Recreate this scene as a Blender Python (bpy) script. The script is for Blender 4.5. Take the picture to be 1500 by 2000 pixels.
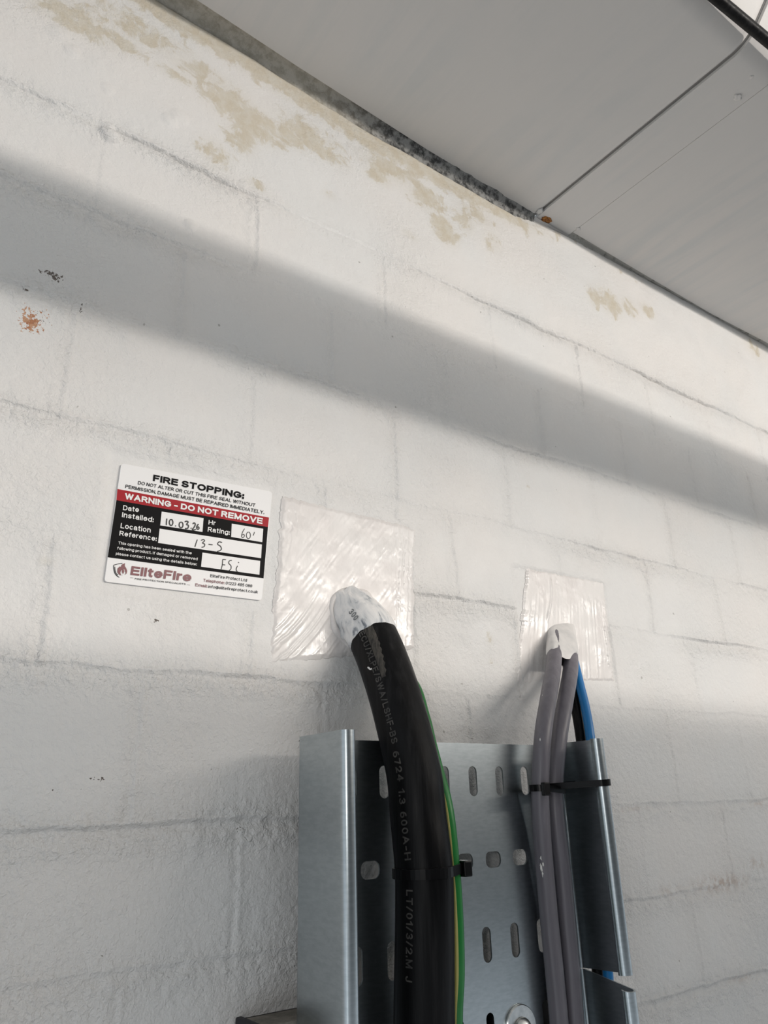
import bpy, bmesh, math, random
import numpy as np
from mathutils import Vector

random.seed(7)
rng = np.random.RandomState(11)
for o in list(bpy.data.objects):
    bpy.data.objects.remove(o)
COL = bpy.context.scene.collection
SC = bpy.context.scene
Z0 = 1.90                      # height of the camera above the floor
S = 0.436                      # distance from the camera to the wall plane (y = 0)

# ------------------------------------------------------------------ camera
cam_yaw, cam_pitch, cam_roll, FPX = math.radians(36.5), math.radians(21.0), math.radians(-1.8), 1500.0
fw = np.array([math.sin(cam_yaw) * math.cos(cam_pitch), math.cos(cam_yaw) * math.cos(cam_pitch), math.sin(cam_pitch)])
rt = np.array([math.cos(cam_yaw), -math.sin(cam_yaw), 0.0])
up = np.cross(rt, fw)
RR = math.cos(cam_roll) * rt + math.sin(cam_roll) * up
UU = -math.sin(cam_roll) * rt + math.cos(cam_roll) * up
CAMP = np.array([0.0, -S, Z0])
cd = bpy.data.cameras.new('camera')
cam = bpy.data.objects.new('camera', cd)
COL.objects.link(cam)
from mathutils import Matrix
cam.matrix_world = Matrix(((RR[0], UU[0], -fw[0], CAMP[0]), (RR[1], UU[1], -fw[1], CAMP[1]), (RR[2], UU[2], -fw[2], CAMP[2]), (0, 0, 0, 1)))
cd.sensor_fit = 'VERTICAL'
cd.sensor_height = 36.0
cd.lens = 36.0 * FPX / 2000.0
cd.clip_start = 0.01
SC.camera = cam


def ray(px, py):
    return (px - 750) / FPX * RR - (py - 1000) / FPX * UU + fw


def at(px, py, Y=0.0):
    """measured point of the photograph on the vertical plane y = Y"""
    d = ray(px, py)
    return Vector(CAMP + d * ((S + Y) / d[1]))


def onx(px, py, X):
    d = ray(px, py)
    return Vector(CAMP + d * (X / d[0]))


# ------------------------------------------------------------------ world, lights, exposure
w = bpy.data.worlds.new('world')
SC.world = w
w.use_nodes = True
wb = w.node_tree.nodes['Background']
wb.inputs[0].default_value = (0.86, 0.93, 1.0, 1)
wb.inputs[1].default_value = 0.76
SC.view_settings.view_transform = 'Standard'
SC.view_settings.look = 'None'
SC.view_settings.gamma = 1.0
SC.view_settings.exposure = -0.07
SC.view_settings.use_curve_mapping = False


def area(name, loc, target, sx, sy, power, color):
    l = bpy.data.lights.new(name, 'AREA')
    l.shape = 'RECTANGLE'
    l.size, l.size_y = sx, sy
    l.energy = power
    l.color = color
    o = bpy.data.objects.new(name, l)
    COL.objects.link(o)
    o.location = loc
    o.rotation_euler = (Vector(target) - Vector(loc)).to_track_quat('-Z', 'Y').to_euler()
    return o


WARM = (1.0, 0.935, 0.86)
area('tube_light_near', (1.7, -1.66, Z0 + 0.598), (1.0, 0, Z0 + 0.28), 1.6, 0.026, 11.0, WARM)
area('tube_light_far', (1.35, -2.28, Z0 + 0.620), (1.0, 0, Z0 + 0.28), 1.8, 0.026, 32.0, WARM)
area('left_fill_light', (-2.2, -1.7, Z0 - 0.1), (0.4, 0, Z0 - 0.1), 0.35, 1.6, 8.0, (0.95, 0.98, 1.0))  # fill panel added on the left for highlights along the tray lips
area('handheld_torch', (-0.09, -0.46, Z0 + 0.03), (0.30, 0, Z0 + 0.0), 0.03, 0.03, 0.30, (1.0, 0.98, 0.95))


# ------------------------------------------------------------------ helpers
def lin(c):
    return tuple(((v / 255.0) / 12.92 if v / 255.0 <= 0.04045 else ((v / 255.0 + 0.055) / 1.055) ** 2.4) for v in c) + (1,)


def tag(o, label=None, cat=None, group=None, kind=None):
    if label: o['label'] = label
    if cat: o['category'] = cat
    if group: o['group'] = group
    if kind: o['kind'] = kind
    return o


def mesh_obj(name, verts, faces, mat, parent=None, smooth=False, mats=None, fmat=None):
    me = bpy.data.meshes.new(name)
    me.from_pydata([tuple(v) for v in verts], [], [tuple(f) for f in faces])
    for m in (mats or [mat]):
        me.materials.append(m)
    if fmat is not None:
        me.polygons.foreach_set('material_index', fmat)
    if smooth:
        me.polygons.foreach_set('use_smooth', [True] * len(me.polygons))
    me.update()
    o = bpy.data.objects.new(name, me)
    COL.objects.link(o)
    if parent:
        o.parent = parent
        o.matrix_parent_inverse = parent.matrix_world.inverted()
    return o


def empty(name, loc):
    o = bpy.data.objects.new(name, None)
    o.empty_display_size = 0.02
    COL.objects.link(o)
    o.location = loc
    bpy.context.view_layer.update()
    return o


def box(name, x0, x1, y0, y1, z0, z1, mat, parent=None, bevel=0.0):
    bm = bmesh.new()
    bmesh.ops.create_cube(bm, size=1.0)
    for v in bm.verts:
        v.co = Vector(((x0 + x1) / 2 + v.co.x * (x1 - x0), (y0 + y1) / 2 + v.co.y * (y1 - y0), (z0 + z1) / 2 + v.co.z * (z1 - z0)))
    if bevel:
        bmesh.ops.bevel(bm, geom=bm.edges[:], offset=bevel, segments=3, affect='EDGES', profile=0.5)
    me = bpy.data.meshes.new(name)
    bm.to_mesh(me)
    bm.free()
    me.materials.append(mat)
    o = bpy.data.objects.new(name, me)
    COL.objects.link(o)
    if parent:
        o.parent = parent
        o.matrix_parent_inverse = parent.matrix_world.inverted()
    return o


def spline(pts, step=0.003):
    P = [np.array(p, float) for p in pts]
    P = [2 * P[0] - P[1]] + P + [2 * P[-1] - P[-2]]
    out = []
    for i in range(1, len(P) - 2):
        n = max(2, int(np.linalg.norm(P[i + 1] - P[i]) / step))
        for k in range(n):
            t = k / n
            a, b, c, d = P[i - 1], P[i], P[i + 1], P[i + 2]
            out.append(0.5 * ((2 * b) + (-a + c) * t + (2 * a - 5 * b + 4 * c - d) * t * t + (-a + 3 * b - 3 * c + d) * t ** 3))
    out.append(P[-2])
    return np.array(out)


def frames(path, ref=(1, 0, 0)):
    """ring frames: N1 stays as close as possible to ref"""
    T = np.gradient(path, axis=0)
    T /= np.linalg.norm(T, axis=1)[:, None]
    r = np.array(ref, float)
    N1 = r[None, :] - (T @ r)[:, None] * T
    N1 /= np.linalg.norm(N1, axis=1)[:, None]
    N2 = np.cross(T, N1)
    return T, N1, N2


def tube(name, path, rad, mat, parent=None, n=40, ref=(1, 0, 0), mats=None, matf=None, radf=None, caps=True, squash=1.0):
    T, N1, N2 = frames(path, ref)
    V, F, M = [], [], []
    for i in range(len(path)):
        for j in range(n):
            a = 2 * math.pi * j / n
            r = radf(i / (len(path) - 1), a) if radf else rad
            V.append(path[i] + r * (math.cos(a) * N1[i] + squash * math.sin(a) * N2[i]))
    for i in range(len(path) - 1):
        for j in range(n):
            k = (j + 1) % n
            F.append((i * n + j, i * n + k, (i + 1) * n + k, (i + 1) * n + j))
            M.append(matf(2 * math.pi * (j + .5) / n, i) if matf else 0)
    if caps:
        F.append(tuple(range(n))[::-1]); M.append(0)
        F.append(tuple((len(path) - 1) * n + j for j in range(n))); M.append(0)
    return mesh_obj(name, V, F, mat, parent, True, mats, M)


def profile_extrude(name, prof, z0, z1, mat, parent=None, zf0=None, zf1=None, axis='Z', smooth=True):
    """closed cross-section (list of 2-D points) swept along an axis"""
    n = len(prof)
    V = []
    for e in (0, 1):
        for (a, b) in prof:
            if axis == 'Z':
                z = (zf0(a, b) if zf0 else z0) if e == 0 else (zf1(a, b) if zf1 else z1)
                V.append((a, b, z))
            else:
                V.append((z0 if e == 0 else z1, a, b))
    F = [(i, (i + 1) % n, n + (i + 1) % n, n + i) for i in range(n)]
    F.append(tuple(range(n))[::-1])
    F.append(tuple(range(n, 2 * n)))
    o = mesh_obj(name, V, F, mat, parent, False)
    bm = bmesh.new(); bm.from_mesh(o.data)
    bmesh.ops.recalc_face_normals(bm, faces=bm.faces)
    bm.to_mesh(o.data); bm.free()
    if smooth:
        for p in o.data.polygons:
            p.use_smooth = len(p.vertices) == 4
        o.data.set_sharp_from_angle(angle=math.radians(40)) if hasattr(o.data, 'set_sharp_from_angle') else None
    return o


def offset_strip(line, t):
    """closed outline of a sheet of thickness t that follows a 2-D polyline"""
    L = np.array(line, float)
    T = np.gradient(L, axis=0)
    T /= np.linalg.norm(T, axis=1)[:, None]
    N = np.stack([-T[:, 1], T[:, 0]], 1)
    return [tuple(p) for p in (L + N * t / 2)] + [tuple(p) for p in (L - N * t / 2)[::-1]]


# numpy value noise
def vnoise(x, y, seed):
    r = np.random.RandomState(seed)
    tab = r.rand(256, 256)
    xi, yi = np.floor(x).astype(int), np.floor(y).astype(int)
    fx, fy = x - xi, y - yi
    fx, fy = fx * fx * (3 - 2 * fx), fy * fy * (3 - 2 * fy)
    g = lambda a, b: tab[a % 256, b % 256]
    return (g(xi, yi) * (1 - fx) + g(xi + 1, yi) * fx) * (1 - fy) + (g(xi, yi + 1) * (1 - fx) + g(xi + 1, yi + 1) * fx) * fy


def fbm(x, y, sc, oct=4, seed=1, gain=.5):
    s, a, tot = 0, 1.0, 0
    for k in range(oct):
        s = s + a * (vnoise(x * sc + 17.3 * k, y * sc + 5.1 * k, seed + k) - .5)
        tot += a
        a *= gain
        sc *= 2.03
    return s / tot * 2


def sstep(a, b, x):
    t = np.clip((x - a) / (b - a), 0, 1)
    return t * t * (3 - 2 * t)


# ------------------------------------------------------------------ materials
class M:
    def __init__(s, name, color=(.8, .8, .8, 1), rough=.5, metal=0.0, spec=.5, coat=0.0):
        s.m = bpy.data.materials.new(name)
        s.m.use_nodes = True
        s.t = s.m.node_tree
        s.b = s.t.nodes['Principled BSDF']
        s.b.inputs['Base Color'].default_value = color
        s.b.inputs['Roughness'].default_value = rough
        s.b.inputs['Metallic'].default_value = metal
        s.b.inputs['Specular IOR Level'].default_value = spec
        if coat:
            s.b.inputs['Coat Weight'].default_value = coat
            s.b.inputs['Coat Roughness'].default_value = .15
        s.co = None

    def n(s, t, **kw):
        nd = s.t.nodes.new(t)
        for k, v in kw.items():
            setattr(nd, k, v)
        return nd

    def l(s, a, b):
        s.t.links.new(a, b)

    def coord(s, scale=(1, 1, 1)):
        tc = s.n('ShaderNodeTexCoord')
        mp = s.n('ShaderNodeMapping')
        mp.inputs['Scale'].default_value = scale
        s.l(tc.outputs['Object'], mp.inputs[0])
        return mp.outputs[0]

    def noise(s, scale, detail=4, rough=.5, stretch=(1, 1, 1), dist=0.0):
        nd = s.n('ShaderNodeTexNoise')
        nd.inputs['Scale'].default_value = scale
        nd.inputs['Detail'].default_value = detail
        nd.inputs['Roughness'].default_value = rough
        nd.inputs['Distortion'].default_value = dist
        s.l(s.coord(stretch), nd.inputs['Vector'])
        return nd.outputs['Fac']

    def ramp(s, fac, stops):
        r = s.n('ShaderNodeValToRGB')
        el = r.color_ramp.elements
        while len(el) < len(stops):
            el.new(.5)
        for e, (p, c) in zip(el, stops):
            e.position = p
            e.color = c if len(c) == 4 else tuple(c) + (1,)
        s.l(fac, r.inputs[0])
        return r.outputs[0]

    def math(s, op, a, b=None, c=None, clamp=False):
        nd = s.n('ShaderNodeMath', operation=op)
        nd.use_clamp = clamp
        for i, v in enumerate((a, b, c)):
            if v is None: continue
            if isinstance(v, (int, float)):
                nd.inputs[i].default_value = v
            else:
                s.l(v, nd.inputs[i])
        return nd.outputs[0]

    def mix(s, fac, a, b):
        nd = s.n('ShaderNodeMix', data_type='RGBA')
        if isinstance(fac, (int, float)): nd.inputs[0].default_value = fac
        else: s.l(fac, nd.inputs[0])
        for i, v in ((6, a), (7, b)):
            if isinstance(v, tuple): nd.inputs[i].default_value = v
            else: s.l(v, nd.inputs[i])
        return nd.outputs[2]

    def mapr(s, v, a, b, c=0.0, d=1.0):
        nd = s.n('ShaderNodeMapRange')
        nd.interpolation_type = 'SMOOTHSTEP'
        s.l(v, nd.inputs[0])
        for i, q in enumerate((a, b, c, d)):
            nd.inputs[i + 1].default_value = q
        return nd.outputs[0]

    def bump(s, h, strength=.3, dist=.001):
        nd = s.n('ShaderNodeBump')
        nd.inputs['Strength'].default_value = strength
        nd.inputs['Distance'].default_value = dist
        s.l(h, nd.inputs['Height'])
        s.l(nd.outputs[0], s.b.inputs['Normal'])
        return nd

    def attr(s, name):
        a = s.n('ShaderNodeAttribute', attribute_name=name)
        sp = s.n('ShaderNodeSeparateColor')
        s.l(a.outputs['Color'], sp.inputs[0])
        return sp.outputs

    def base(s, c): s.l(c, s.b.inputs['Base Color'])
    def roughf(s, c): s.l(c, s.b.inputs['Roughness'])


# painted brick wall
mw = M('painted_brick', rough=.5, spec=.35)
WHITE = (.735, .715, .695, 1)
A = mw.attr('marks')       # R damp stain, G exposed brick, B relief roughness
B2 = mw.attr('specks')     # R dark specks, G mould, B pinkish scuff
base = mw.mix(mw.mapr(mw.noise(9, 3), .35, .65), WHITE, (.715, .71, .70, 1))
st_n = mw.noise(55, 8, .68, dist=.5)
st = mw.mapr(mw.math('ADD', A[0], mw.math('MULTIPLY', mw.math('SUBTRACT', st_n, .5), 2.1)), .42, .66)
st2n = mw.noise(90, 4, .6)
stain_col = mw.mix(mw.mapr(st2n, .35, .65), (.54, .475, .365, 1), (.60, .56, .48, 1))
soft = mw.math('MULTIPLY', mw.mapr(A[0], .1, .9), .5)
c1 = mw.mix(soft, base, (.62, .58, .50, 1))
c2 = mw.mix(mw.math('MULTIPLY', st, .78), c1, stain_col)
br = mw.mapr(mw.math('ADD', A[1], mw.math('MULTIPLY', mw.math('SUBTRACT', mw.noise(520, 3, .6), .5), 2.2)), .55, .66)
c3 = mw.mix(br, c2, mw.mix(mw.mapr(mw.noise(300, 2), .4, .6), (.40, .17, .08, 1), (.52, .30, .18, 1)))
dk = mw.mapr(mw.math('ADD', B2[0], mw.math('MULTIPLY', mw.math('SUBTRACT', mw.noise(620, 3, .6), .5), 2.2)), .6, .7)
c4 = mw.mix(dk, c3, (.13, .11, .095, 1))
md = mw.mapr(mw.math('ADD', B2[1], mw.math('MULTIPLY', mw.math('SUBTRACT', mw.noise(170, 5, .7), .5), 1.8)), .55, .8)
c5 = mw.mix(mw.math('MULTIPLY', md, .75), c4, (.30, .275, .22, 1))
c6 = mw.mix(mw.math('MULTIPLY', B2[2], mw.mapr(mw.noise(120, 4, .7), .42, .6)), c5, (.50, .40, .34, 1))
spk = mw.mapr(mw.noise(150, 1, .4), .80, .815)
c7 = mw.mix(mw.math('MULTIPLY', spk, .55), c6, (.25, .235, .21, 1))
mw.base(c7)
mw.roughf(mw.mapr(mw.noise(40, 3), .3, .7, .38, .6))
n1 = mw.noise(170, 5, .55)
n2 = mw.noise(480, 3, .55, dist=.8)
fine = mw.noise(1300, 2, .5)
hh = mw.math('ADD', mw.math('MULTIPLY', n1, mw.math('ADD', .25, mw.math('MULTIPLY', A[2], .9))),
             mw.math('ADD', mw.math('MULTIPLY', n2, mw.math('ADD', .10, mw.math('MULTIPLY', A[2], .45))), mw.math('MULTIPLY', fine, .035)))
hh = mw.math('ADD', hh, mw.math('MULTIPLY', st, .05))
mw.bump(hh, 1.0, .0024)
MW = mw.m

ms = M('intumescent_sealant', rough=.3, spec=.5)
brush = ms.noise(60, 5, .65, stretch=(5.0, 1, .7), dist=1.5)
ms.base(ms.mix(ms.mapr(ms.noise(30, 3), .35, .65), (.71, .675, .655, 1), (.735, .71, .69, 1)))
ms.roughf(ms.mapr(ms.noise(55, 3), .35, .65, .17, .45))
ms.bump(ms.math('ADD', brush, ms.math('MULTIPLY', ms.noise(300, 3), .2)), .13, .0014)
MSEAL = ms.m

mf = M('sealant_smeared_film', rough=.2, spec=.6)
sm = mf.noise(46, 4, .6, stretch=(2.2, .8, .55), dist=1.2)
mf.base(mf.ramp(sm, [(.30, (.035, .04, .05)), (.37, (.22, .24, .27)), (.44, (.62, .63, .64)), (.56, (.80, .79, .78))]))
mf.bump(sm, .6, .0015)
MFILM = mf.m
msm = M('sealant_thin_smear', rough=.3)
s2 = msm.noise(70, 4, .6)
msm.base(msm.ramp(s2, [(.27, (.16, .18, .18)), (.36, (.62, .61, .60)), (.6, (.74, .72, .70))]))
msm.bump(s2, .5, .001)
MSMEAR = msm.m

mc = M('painted_soffit', rough=.45, spec=.4)
streak = mc.noise(16, 5, .6, stretch=(3.0, .35, 1), dist=.4)
blot = mc.noise(7, 4, .6)
mc.base(mc.mix(mc.mapr(blot, .3, .7), (.70, .68, .66, 1), mc.mix(mc.mapr(streak, .35, .7), (.71, .685, .665, 1), (.63, .635, .63, 1))))
mc.bump(mc.math('ADD', streak, mc.math('MULTIPLY', mc.noise(260, 3), .12)), .35, .0015)
MCEIL = mc.m

mj = M('mouldy_mortar_gap', rough=.8)
j1 = mj.noise(120, 6, .7)
j2 = mj.noise(14, 2)
mjs = mj.n('ShaderNodeSeparateXYZ'); mj.l(mj.coord(), mjs.inputs[0])
gx = mj.mapr(mjs.outputs[0], .24, .36)
ga = mj.mix(gx, (.52, .49, .43, 1), (.30, .30, .29, 1))
gb = mj.mix(gx, (.38, .35, .29, 1), (.045, .045, .045, 1))
mj.base(mj.mix(mj.mapr(j1, .40, .62), ga, gb))
mj.bump(j1, .8, .003)
MGAP = mj.m
mj2 = M('grimy_edge_strip', rough=.7)
j3 = mj2.noise(90, 5, .7)
mj2.base(mj2.mix(mj2.mapr(j3, .5, .66), (.47, .46, .43, 1), (.24, .235, .21, 1)))
mj2.bump(j3, .5, .002)
MLEDGE = mj2.m

mg = M('galvanised_steel', rough=.34, metal=1.0)
sp1 = mg.noise(420, 4, .6, stretch=(.35, .35, 1.3))
sp2 = mg.noise(900, 2, .5)
mg.base(mg.mix(mg.mapr(sp1, .3, .7), (.43, .475, .495, 1), (.50, .545, .565, 1)))
mg.b.inputs['Roughness'].default_value = .31
mg.bump(sp2, .03, .0003)
MGALV = mg.m
mz = M('zinc_plated_steel', rough=.28, metal=1.0)
mz.base(mz.ramp(mz.noise(300, 3), [(.3, (.50, .52, .52)), (.7, (.68, .69, .68))]))
MZINC = mz.m
mst = M('dusty_strut_steel', rough=.85, metal=.15)
d1 = mst.noise(160, 5, .7)
mst.base(mst.ramp(d1, [(.3, (.12, .11, .095)), (.7, (.26, .24, .205))]))
mst.bump(d1, .4, .001)
MSTRUT = mst.m
mdk = M('recess_shade', (.012, .012, .012, 1), .8)  # near-black in place of the shade inside the channel and bolt recess
MSHADE = mdk.m

mb = M('black_cable_sheath', rough=.36, spec=.4)
b1 = mb.noise(70, 4, .6, stretch=(3, 3, .12))
b2 = mb.noise(700, 2, .5)
mb.base(mb.mix(mb.mapr(b1, .45, .75), (.0045, .0045, .005, 1), (.016, .016, .017, 1)))
mb.roughf(mb.mapr(b1, .3, .7, .28, .55))
mb.bump(mb.math('ADD', b1, mb.math('MULTIPLY', mb.math('GREATER_THAN', b2, .72), .25)), .35, .0008)
mb.b.inputs['Specular IOR Level'].default_value = .14
MBLK = mb.m
mt = M('embossed_lettering', (.085, .08, .076, 1), .55)
mt.base(mt.ramp(mt.noise(260, 3), [(.3, (.018, .018, .018)), (.7, (.075, .07, .064))]))
MEMB = mt.m
msc = M('scuffed_sheath', (.05, .045, .038, 1), .7)
msc.base(msc.ramp(msc.noise(200, 4, .7, stretch=(3, 3, .2)), [(.35, (.012, .012, .011)), (.7, (.085, .075, .062))]))
MSCUFF = msc.m
MTIE = M('black_nylon', (.004, .004, .0045, 1), .3, spec=.2).m
MFILMBLK = M('black_rubber_cap', (.012, .011, .016, 1), .6).m
MGRN = M('green_insulation', (.008, .19, .03, 1), .35).m
MYEL = M('yellow_insulation', (.62, .55, .17, 1), .4).m
mgr = M('grey_cable_sheath', rough=.38)
g1 = mgr.noise(60, 4, .6, stretch=(3, 3, .15))
mgr.base(mgr.ramp(g1, [(.3, (.125, .116, .135)), (.7, (.175, .165, .186))]))
mgr.bump(g1, .25, .0008)
MGREY = mgr.m
MBLUE = M('blue_cable_sheath', (.004, .165, .44, 1), .35).m
MPRINT = M('dark_print', (.01, .03, .08, 1), .5).m
MMARK = M('white_paint_fleck', (.75, .74, .72, 1), .4).m
MLAB = M('label_white', (.80, .79, .785, 1), .38, spec=.4).m
MLBLK = M('label_black', (.006, .0055, .006, 1), .45, spec=.06).m
MLRED = M('label_red', (.36, .010, .018, 1), .4, spec=.15).m
MLMAR = M('label_maroon', (.16, .02, .03, 1), .4).m
MLTW = M('label_lettering_white', (.78, .77, .76, 1), .4).m
MPEN = M('marker_pen', (.012, .012, .012, 1), .5).m
mr = M('rusty_paint_chip', rough=.8)
mr.base(mr.ramp(mr.noise(500, 4), [(.35, (.16, .05, .012)), (.65, (.50, .22, .05))]))
MRUST = mr.m
mfl = M('concrete_floor', rough=.8)
mfl.base(mfl.ramp(mfl.noise(3, 5), [(.3, (.32, .31, .30)), (.7, (.42, .41, .39))]))
MFLOOR = mfl.m
MSLAB = M('painted_slab', (.72, .71, .69, 1), .7).m

# ------------------------------------------------------------------ wall with relief
JZ = [0.4504, 0.375, 0.300, 0.220, 0.147, 0.0741, -0.0065, -0.0765, -0.147]


def wall_top(x):
    return np.interp(x, [-1.5, .0, .113, .317, .527, .595, 1.026, 2.4], [.604, .602, .598, .586, .581, .597, .610, .616])


xs = np.concatenate([np.linspace(-1.4, -.12, 12), np.arange(-.10, .45, .0011), np.arange(.45, .75, .0014), np.arange(.75, 1.15, .0021), np.linspace(1.17, 2.4, 14)])
zs = np.concatenate([np.linspace(-Z0, -.27, 16), np.arange(-.25, .35, .0012), np.arange(.35, .575, .0015)])
zs_top = np.linspace(0, 1, 22)
zs = np.unique(np.round(np.concatenate([zs] + [np.arange(zj - .006, zj + .006, .0005) for zj in JZ]), 5))
X, Z = np.meshgrid(xs, zs)
Xt, Tt = np.meshgrid(xs, zs_top)
Zt = .575 + (wall_top(Xt) + .0010 * fbm(Xt, Xt * 0, 60, 3, 91) - .575) * Tt
X = np.vstack([X, Xt[1:]])
Z = np.vstack([Z, Zt[1:]])
H = .0016 * fbm(X, Z, 7, 3, 3) + .0007 * fbm(X, Z, 26, 3, 9)
rough = np.clip(.28 + .9 * fbm(X, Z, 11, 2, 30), .08, 1.0)
nearj = np.zeros_like(X)
for k, zj in enumerate(JZ):
    wob = .0022 * fbm(X, X * 0 + k, 9, 2, 40 + k) + .0016 * fbm(X, X * 0 + k * 3, 45, 3, 60 + k)
    amp = np.clip(.75 + 1.2 * fbm(X, X * 0 + k * 7, 8, 2, 80 + k), .25, 1.4)
    d = Z - (zj + wob)
    H += -.0009 * amp * np.exp(-(d / .0030) ** 2) - .0006 * amp * np.exp(-(d / .009) ** 2)
    H += .0006 * amp * np.exp(-((d - .0036) / .0012) ** 2)
    H += -(.0015 if k == 0 else .0003) * amp * np.exp(-((d - .0008) / .0009) ** 2) * sstep(-.15, .15, fbm(X, X * 0 + k * 5, 16, 3, 150 + k) + (.45 if k < 2 else 0))
    nearj += amp * np.exp(-((d + .002) / .010) ** 2)
    if k < len(JZ) - 1 or True:
        ztop, zbot = zj, (JZ[k + 1] if k + 1 < len(JZ) else -.22)
        x0 = .089 if k % 2 == 0 else .150
        for q in range(-2, 20):
            xj = x0 + .1215 * q + .004 * math.sin(q * 5.1 + k * 2.3)
            if xj > 1.3: break
            inside = sstep(zbot - .002, zbot + .004, Z) * (1 - sstep(ztop - .004, ztop + .002, Z))
            wv = .0014 * fbm(Z, Z * 0 + q + k * 11, 40, 3, 120 + k)
            am = (.35 + .65 * ((q * 37 + k * 17) % 10) / 10) * (1.0 if zj > .07 else .7)
            dd = X - xj - wv
            H += inside * am * (-.0009 * np.exp(-(dd / .0026) ** 2) + .0006 * np.exp(-((dd - .0032) / .0012) ** 2))
            nearj += inside * .6 * am * np.exp(-(dd / .006) ** 2)
rough = np.clip(rough * .55 + .75 * nearj + .25 * (1 - sstep(.02, .10, Z)), 0, 1.3)
lump = fbm(X, Z, 130, 3, 200)
H += .0011 * np.clip(nearj, 0, 1) * lump + .00035 * rough * fbm(X, Z, 240, 2, 220)
# small blisters and drips in the paint
for (px, py, r, a) in [(215, 262, .006, .0035), (372, 440, .004, .0012), (210, 175, .004, .001), (545, 700, .003, .001), (640, 380, .011, -.0006), (250, 655, .004, .001), (300, 1060, .003, .0008), (780, 1005, .004, .0012), (455, 680, .003, .001), (260, 430, .003, .0007), (115, 70, .006, .001), (140, 100, .005, .001), (350, 230, .006, .001), (330, 235, .005, .001)]:
    p = at(px, py)
    dx, dz = X - p.x, Z - (p.z - Z0)
    rr_ = np.sqrt(dx ** 2 + dz ** 2) / r
    H += a * (np.exp(-(rr_ ** 4)) + .3 * np.exp(-((rr_ - 1) / .2) ** 2))
# plasterline under the ceiling: smoother, slightly raised
H += .0006 * sstep(.56, .59, Z)
# flatten beneath label and sealant
def quadmask(x0, x1, z0, z1, s):
    return sstep(x0 - s, x0, X) * (1 - sstep(x1, x1 + s, X)) * sstep(z0 - s, z0, Z) * (1 - sstep(z1, z1 + s, Z))
for (a, b, c, d_) in [(.120, .229, .122, .205), (.236, .344, .095, .198), (.458, .570, .100, .184)]:
    m_ = quadmask(a, b, c, d_, .006)
    H = H * (1 - m_) + (-.0010) * m_
    rough = rough * (1 - m_) + .1 * m_

marks = np.zeros(X.shape + (4,)); marks[..., 3] = 1
specks = np.zeros(X.shape + (4,)); specks[..., 3] = 1


def blob(arr, ch, px, py, rx, rz, a=1.0, ang=0.0):
    p = at(px, py)
    dx, dz = X - p.x, Z - (p.z - Z0)
    ca, sa = math.cos(ang), math.sin(ang)
    u, v = (dx * ca + dz * sa) / rx, (-dx * sa + dz * ca) / rz
    arr[..., ch] = np.maximum(arr[..., ch], a * np.exp(-(u * u + v * v)))


top = wall_top(X)
dt = top - Z
edge = np.interp(X, [-1.4, 0, .06, .12, .22, .34, .42, .48, .56, .62, .70, .8, .95, 1.1, 2.4], [.0, .35, .85, 1.1, 1.15, 1.2, 1.05, .85, .45, .2, .40, .15, .35, .15, 0])
marks[..., 0] = edge * np.exp(-(dt / .021) ** 2)
for b in [(600, 262, .05, .024, .66), (760, 330, .05, .020, .70), (930, 420, .04, .018, .62), (270, 60, .06, .020, .66), (400, 150, .05, .016, .68), (150, 40, .05, .018, .75), (230, 80, .03, .012, .7), (350, 150, .03, .010, .6), (450, 200, .030, .026, .80), (500, 240, .035, .022, .85), (470, 270, .02, .02, .7), (420, 300, .02, .02, .6), (560, 265, .03, .014, .75),
          (640, 300, .03, .012, .7), (740, 345, .020, .012, .75), (830, 385, .028, .020, .85), (870, 450, .020, .020, .9), (905, 430, .02, .02, .7), (500, 360, .012, .008, .55), (800, 460, .012, .008, .55),
          (645, 380, .010, .007, .5), (960, 470, .02, .02, .55), (1190, 590, .03, .022, .85), (1160, 580, .015, .02, .75), (1230, 600, .025, .018, .65), (1265, 605, .02, .014, .7), (1470, 680, .03, .02, .6), (1030, 950, .004, .003, .4)]:
    blob(marks, 0, b[0], b[1], b[2], b[3], b[4])
blob(marks, 0, 90, 1095, .006, .004, .55)
blob(marks, 0, 955, 1250, .006, .008, .45)
blob(marks, 0, 958, 1292, .004, .004, .45)
for b in [(62, 628, .0075, .0075, .95), (60, 605, .010, .005, .45), (68, 612, .012, .008, .45)]:
    blob(marks, 1, *b)
for b in [(103, 536, .008, .003, .85), (108, 543, .004, .003, .9), (80, 530, .012, .002, .5), (52, 563, .002, .0015, .8), (160, 600, .002, .006, .6), (78, 620, .010, .010, .35), (150, 590, .008, .002, .4),
          (305, 1212, .0014, .0014, 1.3), (590, 1450, .004, .003, .55), (597, 1475, .002, .008, .5), (420, 1502, .006, .002, .45), (200, 1520, .012, .002, .45), (110, 1545, .02, .001, .4), (475, 1620, .006, .003, .5), (205, 1866, .004, .0015, .6)]:
    blob(specks, 0, *b)
specks[..., 1] = np.interp(X, [0, .2, .3, .5, .56, .62, .66, .8, 1.05], [.35, .35, .5, .45, .1, .6, .45, .1, .4]) * np.exp(-(dt / .006) ** 2)
for b in [(1410, 1725, .035, .006, .8), (1480, 1685, .02, .006, .5), (1310, 1740, .02, .005, .3), (1450, 1910, .02, .003, .5), (1480, 1570, .02, .003, .4), (1230, 1580, .03, .002, .3)]:
    blob(specks, 2, *b)
marks[..., 2] = np.clip(rough, 0, 1)

nz, nx = X.shape
me = bpy.data.meshes.new('wall_back')
V = np.stack([X, -H, Z + Z0], -1).reshape(-1, 3)
idx = np.arange(nz * nx).reshape(nz, nx)
F = np.stack([idx[:-1, :-1], idx[:-1, 1:], idx[1:, 1:], idx[1:, :-1]], -1).reshape(-1, 4)
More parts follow.
